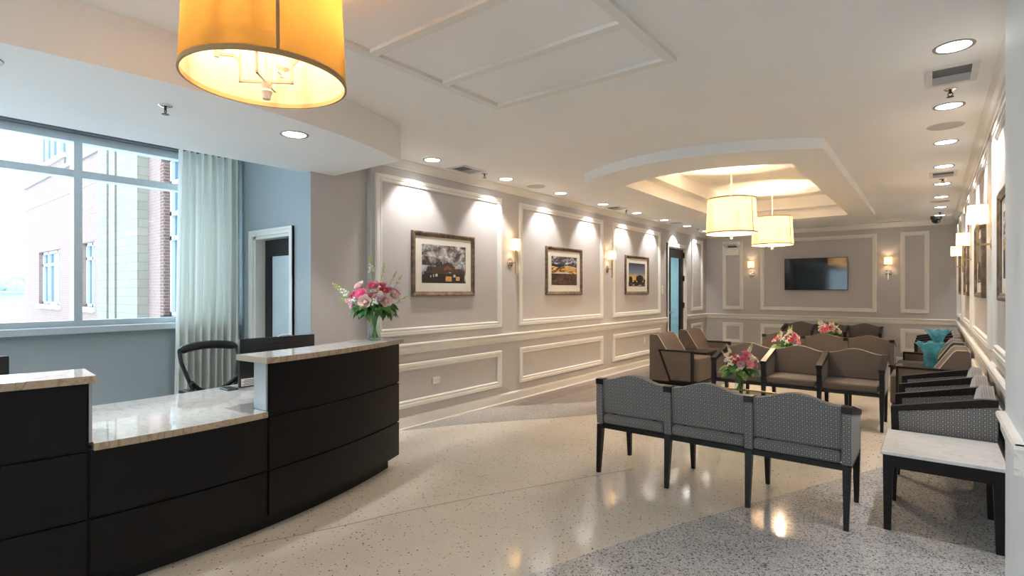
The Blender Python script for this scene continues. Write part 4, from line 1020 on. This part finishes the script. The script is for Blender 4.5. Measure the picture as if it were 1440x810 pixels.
cloudmat('print_sunset', [(0.40,(0.030,0.018,0.015)),(0.48,(0.16,0.09,0.05)),(0.53,(0.75,0.42,0.06)),(0.58,(0.85,0.62,0.12)),(0.66,(0.55,0.56,0.60))], 5.0, (1,1,4.0), 0.8)
cloudmat('print_sky_streak', [(0.40,(0.035,0.03,0.035)),(0.52,(0.12,0.11,0.12)),(0.60,(0.55,0.56,0.60)),(0.70,(0.80,0.80,0.78))], 6.0, (1,1,3.0), 1.2)
cloudmat('print_field', [(0.38,(0.02,0.012,0.010)),(0.55,(0.11,0.055,0.03)),(0.7,(0.22,0.12,0.06))], 10.0, (1,1,2.0))
cloudmat('print_water', [(0.42,(0.02,0.015,0.015)),(0.6,(0.12,0.08,0.06)),(0.72,(0.5,0.48,0.45))], 14.0, (1,1,1.0))
def grad_print(name, stops, axis_z0, axis_z1):
    m, nt, b = new_mat(name)
    tc = N(nt, 'ShaderNodeTexCoord'); sp = N(nt, 'ShaderNodeSeparateXYZ'); nt.links.new(tc.outputs['Object'], sp.inputs[0])
    mr = N(nt, 'ShaderNodeMapRange'); mr.inputs['From Min'].default_value = axis_z0; mr.inputs['From Max'].default_value = axis_z1; nt.links.new(sp.outputs[2], mr.inputs[0])
    r = ramp(nt, mr.outputs[0], stops); nt.links.new(r.outputs[0], b.inputs['Base Color']); b.inputs['Roughness'].default_value = 0.6; M[name] = m
grad_print('print_dusk', [(0.0,(0.75,0.38,0.06)),(0.35,(0.70,0.42,0.12)),(0.5,(0.22,0.25,0.32)),(1.0,(0.05,0.055,0.085))], 0.2, 0.57)
def printer(p, Tl, a0, a1, b0, b1, layers, mats, flip=False):
    m = MB(); W_, H_ = a1-a0, b1-b0
    for k, (mi, poly) in enumerate(layers):
        m.mi = mi; z = 0.0124 + 0.00012*k
        pts = [(a0 + ((1-u) if flip else u)*W_, b0 + v*H_) for u, v in poly]
        m.face([m.v(Tl(a, b, z)) for a, b in pts])
    m.obj('print', mats, p)
Q = lambda u0, u1, v0, v1: [(u0,v0),(u1,v0),(u1,v1),(u0,v1)]
def art_station(p, Tl, a0, a1, b0, b1):
    L = [(0, Q(0,1,0,1)), (1, Q(0,0.30,0.28,0.46)), (1, [(0.74,0.42),(0.98,0.36),(0.98,0.52),(0.86,0.56),(0.80,0.50)]),
         (3, Q(0,1,0,0.05)), (3, Q(0.05,0.97,0.04,0.30)), (2, [(0.08,0.26),(0.12,0.43),(0.34,0.42),(0.57,0.57),(0.72,0.44),(0.98,0.32),(0.98,0.27),(0.50,0.24)]),
         (3, Q(0.40,0.44,0.46,0.56)), (4, [(0.46,0.35),(0.56,0.48),(0.70,0.36)]), (3, [(0.0,0.0),(0.0,0.2),(0.08,0.24),(0.12,0.1)]),
         (5, Q(0.52,0.67,0.05,0.18)), (5, Q(0.76,0.85,0.07,0.18)), (6, Q(0.70,0.75,0.16,0.23)), (6, Q(0.29,0.34,0.17,0.24)), (6, Q(0.24,0.26,0.16,0.23)), (6, Q(0.18,0.20,0.15,0.20)), (6, Q(0.60,0.64,0.27,0.29)),
         (5, Q(0.73,0.83,0.385,0.415)), (3, Q(0.66,0.68,0.05,0.27)), (3, Q(0.86,0.88,0.05,0.24))]
    printer(p, Tl, a0, a1, b0, b1, L, ['print_storm','print_bluecloud','print_roof','print_wall','print_gable','print_glow','print_pale'])
def art_sunset(p, Tl, a0, a1, b0, b1):
    L = [(0, Q(0,1,0.68,1)), (1, Q(0,1,0.40,0.68)), (2, Q(0,1,0,0.40)), (3, [(0,0.66),(0.25,0.62),(0.5,0.66),(0.45,0.70),(0.2,0.72),(0,0.74)]), (4, [(0.35,0.52),(0.95,0.53),(0.98,0.64),(0.75,0.68),(0.6,0.60),(0.4,0.59)]), (5, [(0.7,0.62),(0.95,0.61),(0.92,0.66)]), (5, [(0.1,0.40),(0.6,0.41),(0.8,0.43),(0.5,0.45),(0.15,0.44)]), (3, [(0,0.30),(0.4,0.36),(0.3,0.38),(0,0.38)])]
    printer(p, Tl, a0, a1, b0, b1, L, ['print_sky_streak','print_sunset','print_field','print_wall','print_glow','print_pale'])
def art_trees(p, Tl, a0, a1, b0, b1):
    def crown_(cx, cy, rx, ry, n, seed):
        r = random.Random(seed); return [(cx+rx*(0.8+0.35*(i % 2)*r.random())*math.cos(2*PI*i/n), cy+ry*(0.8+0.35*(i % 2)*r.random())*math.sin(2*PI*i/n)) for i in range(n)]
    L = [(0, Q(0,1,0,1)), (1, Q(0,1,0,0.16)), (2, Q(0,1,0.14,0.19)), (2, crown_(0.66,0.33,0.27,0.19,28,1)), (2, crown_(0.12,0.29,0.12,0.16,20,2)), (2, crown_(0.38,0.22,0.08,0.06,14,3)), (2, crown_(0.95,0.25,0.07,0.09,14,4)), (2, Q(0.635,0.685,0.1,0.3)), (3, [(0.2,0.03),(0.35,0.05),(0.3,0.1)]), (3, [(0.5,0.02),(0.8,0.04),(0.7,0.08)])]
    printer(p, Tl, a0, a1, b0, b1, L, ['print_dusk','print_water','print_wall','print_pale'])
picture(TL, 3.84, 4.83, 1.415, 2.125, 'framed picture of a dark gabled building under storm clouds', art_station)
picture(TL, 6.37, 7.37, 1.41, 2.12, 'framed picture of a yellow sunset landscape', art_sunset)
picture(TL, 8.90, 9.90, 1.405, 2.12, 'framed picture of tree silhouettes at dusk', art_trees)
RL = ['large framed picture nearest the pier on the sconce wall', 'framed picture between the first two sconces on the sconce wall', 'framed picture between the farther two sconces on the sconce wall', 'framed picture nearest the television on the sconce wall']
for (a0, a1), l, art in zip(((3.85,4.85),(6.35,7.40),(8.90,9.95),(11.0,11.85)), RL, (art_sunset, art_trees, art_station, art_sunset)):
    picture(TR, a0, a1, 1.41, 2.12, l, art)

# ------------------------------------------------------------------ television, emergency light, security camera, small wall things
tv = empty('television', (-2.03, YB, 1.48), 0, 'black flat television on the end wall', 'television')
m = MB(); m.box(-0.61, 0.61, -0.055, -0.03, 0, 0.705, 0.004, 1); m.obj('bezel', 'black', tv)
MB().box(-0.598, 0.598, -0.0565, -0.0545, 0.014, 0.692).obj('screen', 'screen', tv)
MB().box(-0.25, 0.25, -0.031, 0.0, 0.15, 0.55).obj('wall_mount', 'dark_metal', tv)
el = empty('emergency_light', (-3.775, YB, 2.31), 0, 'white emergency light with two round lamp heads', 'emergency light')
m = MB(); m.box(-0.16, 0.16, -0.075, -0.0, 0, 0.185, 0.008, 2); m.obj('housing', 'plate', el, 40)
for s in (-1, 1):
    m = MB(); m.lathe([(0.0,0.0),(0.03,0.0),(0.062,-0.05),(0.066,-0.07),(0.055,-0.072),(0.0,-0.06)], 20, T=lambda x, y, z: (s*0.15+x, -0.03+z, 0.26+y)); hd = m.obj('lamp_head', 'plate', el, 50)
    m = MB(); m.lathe([(0.0,-0.074),(0.05,-0.074),(0.05,-0.071),(0.0,-0.071)], 18, T=lambda x, y, z: (s*0.15+x, -0.03+z, 0.26+y)); m.obj('lens', 'chrome', hd)
MB().box(-0.10, 0.10, -0.05, 0.0, 0.185, 0.22).obj('bracket', 'dark_metal', el)
cmr = empty('security_camera', (0.04, 12.55, H), 0, 'dark dome security camera on the ceiling near the corner', 'camera')
m = MB(); m.lathe([(0.0,0.0),(0.085,0.0),(0.085,-0.05),(0.078,-0.06),(0.0,-0.06)], 24); m.obj('mount', 'dark_metal', cmr, 40)
m = MB(); m.lathe([(0.070,-0.06),(0.068,-0.09),(0.052,-0.118),(0.025,-0.132),(0.0,-0.136)], 24); m.obj('dome', 'screen', cmr, 60)
def wallplate(T, a, b, w, h, label, cat, dark=True):
    o = empty(cat.replace(' ', '_'), T(a, b, 0), 0, label, cat); L = o.location; Tl = lambda p, q, r: tuple(Vector(T(p, q, r)) - L)
    m = MB(); m.box(a-w/2, a+w/2, b-h/2, b+h/2, 0.0, 0.008, T=Tl, bevel=0.002, seg=1); m.obj('cover_plate', 'plate', o)
    for k in (-1, 1):
        m = MB(); m.box(a-w*0.22+k*w*0.24 if w > h else a-w*0.22, a+w*0.22+k*w*0.24-0.0 if w > h else a+w*0.22, b-h*0.3 if w > h else b+k*h*0.22-h*0.15, b+h*0.3 if w > h else b+k*h*0.22+h*0.15, 0.008, 0.0105, T=Tl)
        m.obj('receptacle', 'grille', o)
wallplate(TL, 4.21, 0.465, 0.115, 0.08, 'ivory wall outlet in the lower panel nearest the desk', 'wall outlet')
wallplate(TL, 9.74, 0.50, 0.08, 0.12, 'ivory wall outlet behind the lounge seats by the glass door', 'wall outlet')
wallplate(TL, 10.62, 1.49, 0.08, 0.17, 'ivory card reader on the wall beside the tall glass door', 'card reader')

# ------------------------------------------------------------------ ceiling fixtures
def make_down(label, grp, spot=True, z=H):
    d = empty('downlight', (0,0,z), 0, label, 'downlight', grp)
    m = MB(); m.lathe([(0.076,-0.001),(0.084,-0.006),(0.094,-0.005),(0.096,-0.0005),(0.076,-0.0005)], 28); m.obj('trim_ring', 'ring_metal', d, 40)
    m = MB(); m.lathe([(0.0,-0.002),(0.077,-0.002),(0.077,-0.0005),(0.0,-0.0005)], 28); m.obj('lens', 'lens', d)
    if spot: light('SPOT', 'lamp', (0,0,-0.012), E_WASH, (1.0, 0.975, 0.955), d, rot=(0, math.radians(22), 0), spot_size=math.radians(84), spot_blend=0.45, shadow_soft_size=0.04)
    return d
YS = [3.87 + 1.225*k for k in range(8)]
dl = make_down('round recessed downlight in the row washing the picture wall', 'downlights along the picture wall'); dl.location = (-4.11, YS[0], H)
ORD = ['first','second','third','fourth','fifth','sixth','seventh','eighth']
dl['label'] = 'first round recessed downlight from the desk soffit along the picture wall'
for k, y in enumerate(YS[1:]): clone(dl, (-4.11, y, H), 0, ORD[k+1] + ' round recessed downlight from the desk soffit along the picture wall')
for k, y in enumerate(YS): clone(dl, (0.09, y, H), PI, ORD[k] + ' round recessed downlight from the pier along the sconce wall', 'downlights along the sconce wall')
for x, y in ((-0.45,1.75),(-0.45,0.35),(-0.4,-1.5),(-2.4,-2.6),(-2.4,-1.2),(1.6,0.6),(1.6,-1.4),(1.6,-3.2),(-0.4,-4.0)):  # unseen downlights added to brighten the foreground floor and the pier
    clone(dl, (x, y, H), PI, 'added fill downlight in the unseen lobby ceiling', 'added fill downlights in the lobby ceiling')
sd = clone(dl, (-3.50, 1.99, HS), 0, 'round recessed downlight in the desk soffit on the bouquet side', 'downlights in the desk soffit')
clone(sd, (-3.50, 0.41, HS), 0, 'round recessed downlight in the desk soffit above the ledge without flowers')
# vents
def make_vent(label):
    v = empty('air_vent', (0,0,H), 0, label, 'vent', 'ceiling air vents')
    m = MB(); m.loops([(-0.13+o,0.13-o,-0.19+o,0.19-o,h) for o, h in ((0,-0.0005),(0,-0.008),(0.035,-0.008),(0.035,-0.001))], lambda a, b, h: (a, b, h)); m.obj('frame', 'grille', v)
    m = MB(); m.box(-0.095, 0.095, -0.155, 0.155, -0.003, -0.0005); m.obj('core', 'grille_dark', v)
    for k in range(9):
        m = MB(); y = 0.005 + k*0.017; m.box(-0.094, 0.094, y, y+0.013, -0.0075, -0.0035); m.obj('slat', 'slat', v)
    return v
vt = make_vent('rectangular air vent by the picture wall nearest the soffit'); vt.location = (-4.13, 4.42, H)
for x, y, l in ((-4.13, 8.02, 'rectangular air vent by the picture wall near the second sconce'), (0.09, 4.36, 'rectangular air vent by the sconce wall near the pier'), (0.09, 8.05, 'rectangular air vent by the sconce wall near the middle sconce')):
    clone(vt, (x, y, H), 0, l)
sd_ = MB(); sd_.box(-1.25, -0.45, 12.95, 13.02, H-0.006, H-0.0005); sdo = tag(sd_.obj('slot_diffuser', 'grille'), 'long white slot diffuser above the television wall', 'vent')
MB().box(-1.23, -0.47, 12.975, 12.995, H-0.0075, H-0.006).obj('slot', 'grille_dark', sdo)
def make_speaker(label):
    s = empty('ceiling_speaker', (0,0,H), 0, label, 'speaker', 'round ceiling speakers')
    m = MB(); m.lathe([(0.0,-0.010),(0.095,-0.009),(0.115,-0.005),(0.118,-0.0005),(0.0,-0.0005)], 28); m.obj('grille', 'speaker', s, 50)
    m = MB(); m.lathe([(0.117,-0.0005),(0.124,-0.004),(0.128,-0.0005)], 28); m.obj('rim', 'grille', s, 50)
    return s
spk = make_speaker('round grey ceiling speaker by the picture wall near the first sconce'); spk.location = (-4.09, 5.70, H)
for x, y, l in ((-4.09, 10.55, 'round grey ceiling speaker by the tall glass door'), (0.08, 5.70, 'round grey ceiling speaker by the sconce wall near the pier'), (0.08, 10.5, 'round grey ceiling speaker by the sconce wall far end')):
    clone(spk, (x, y, H), 0, l)
def make_sprinkler(label):
    s = empty('sprinkler', (0,0,H), 0, label, 'sprinkler', 'ceiling sprinklers')
    m = MB(); m.lathe([(0.0,-0.012),(0.018,-0.012),(0.036,-0.004),(0.038,-0.0005),(0.0,-0.0005)], 18); m.obj('escutcheon', 'chrome', s, 50)
    m = MB(); m.tube([(0,0,-0.01),(0,0,-0.03)], 0.007, 8); m.tube([(0.007,0,-0.02),(0.014,0,-0.035),(0.002,0,-0.05)], 0.003, 5); m.tube([(-0.007,0,-0.02),(-0.014,0,-0.035),(-0.002,0,-0.05)], 0.003, 5); m.lathe([(0.0,-0.05),(0.02,-0.05),(0.02,-0.053),(0.0,-0.053)], 14); m.obj('head', 'dark_metal', s)
    return s
spr = make_sprinkler('small sprinkler in the soffit above the low worktop'); spr.location = (-3.55, 1.21, HS)
for x, y, l in ((-4.11, 4.70, 'small sprinkler by the picture wall after the first vent'), (-4.11, 8.36, 'small sprinkler by the picture wall after the second vent'), (-4.11, 11.9, 'small sprinkler near the television end of the picture wall'), (0.09, 4.68, 'small sprinkler by the sconce wall near the pier'), (0.09, 8.40, 'small sprinkler by the sconce wall after the second vent'), (0.09, 11.95, 'small sprinkler near the security camera')):
    clone(spr, (x, y, H), 0, l)
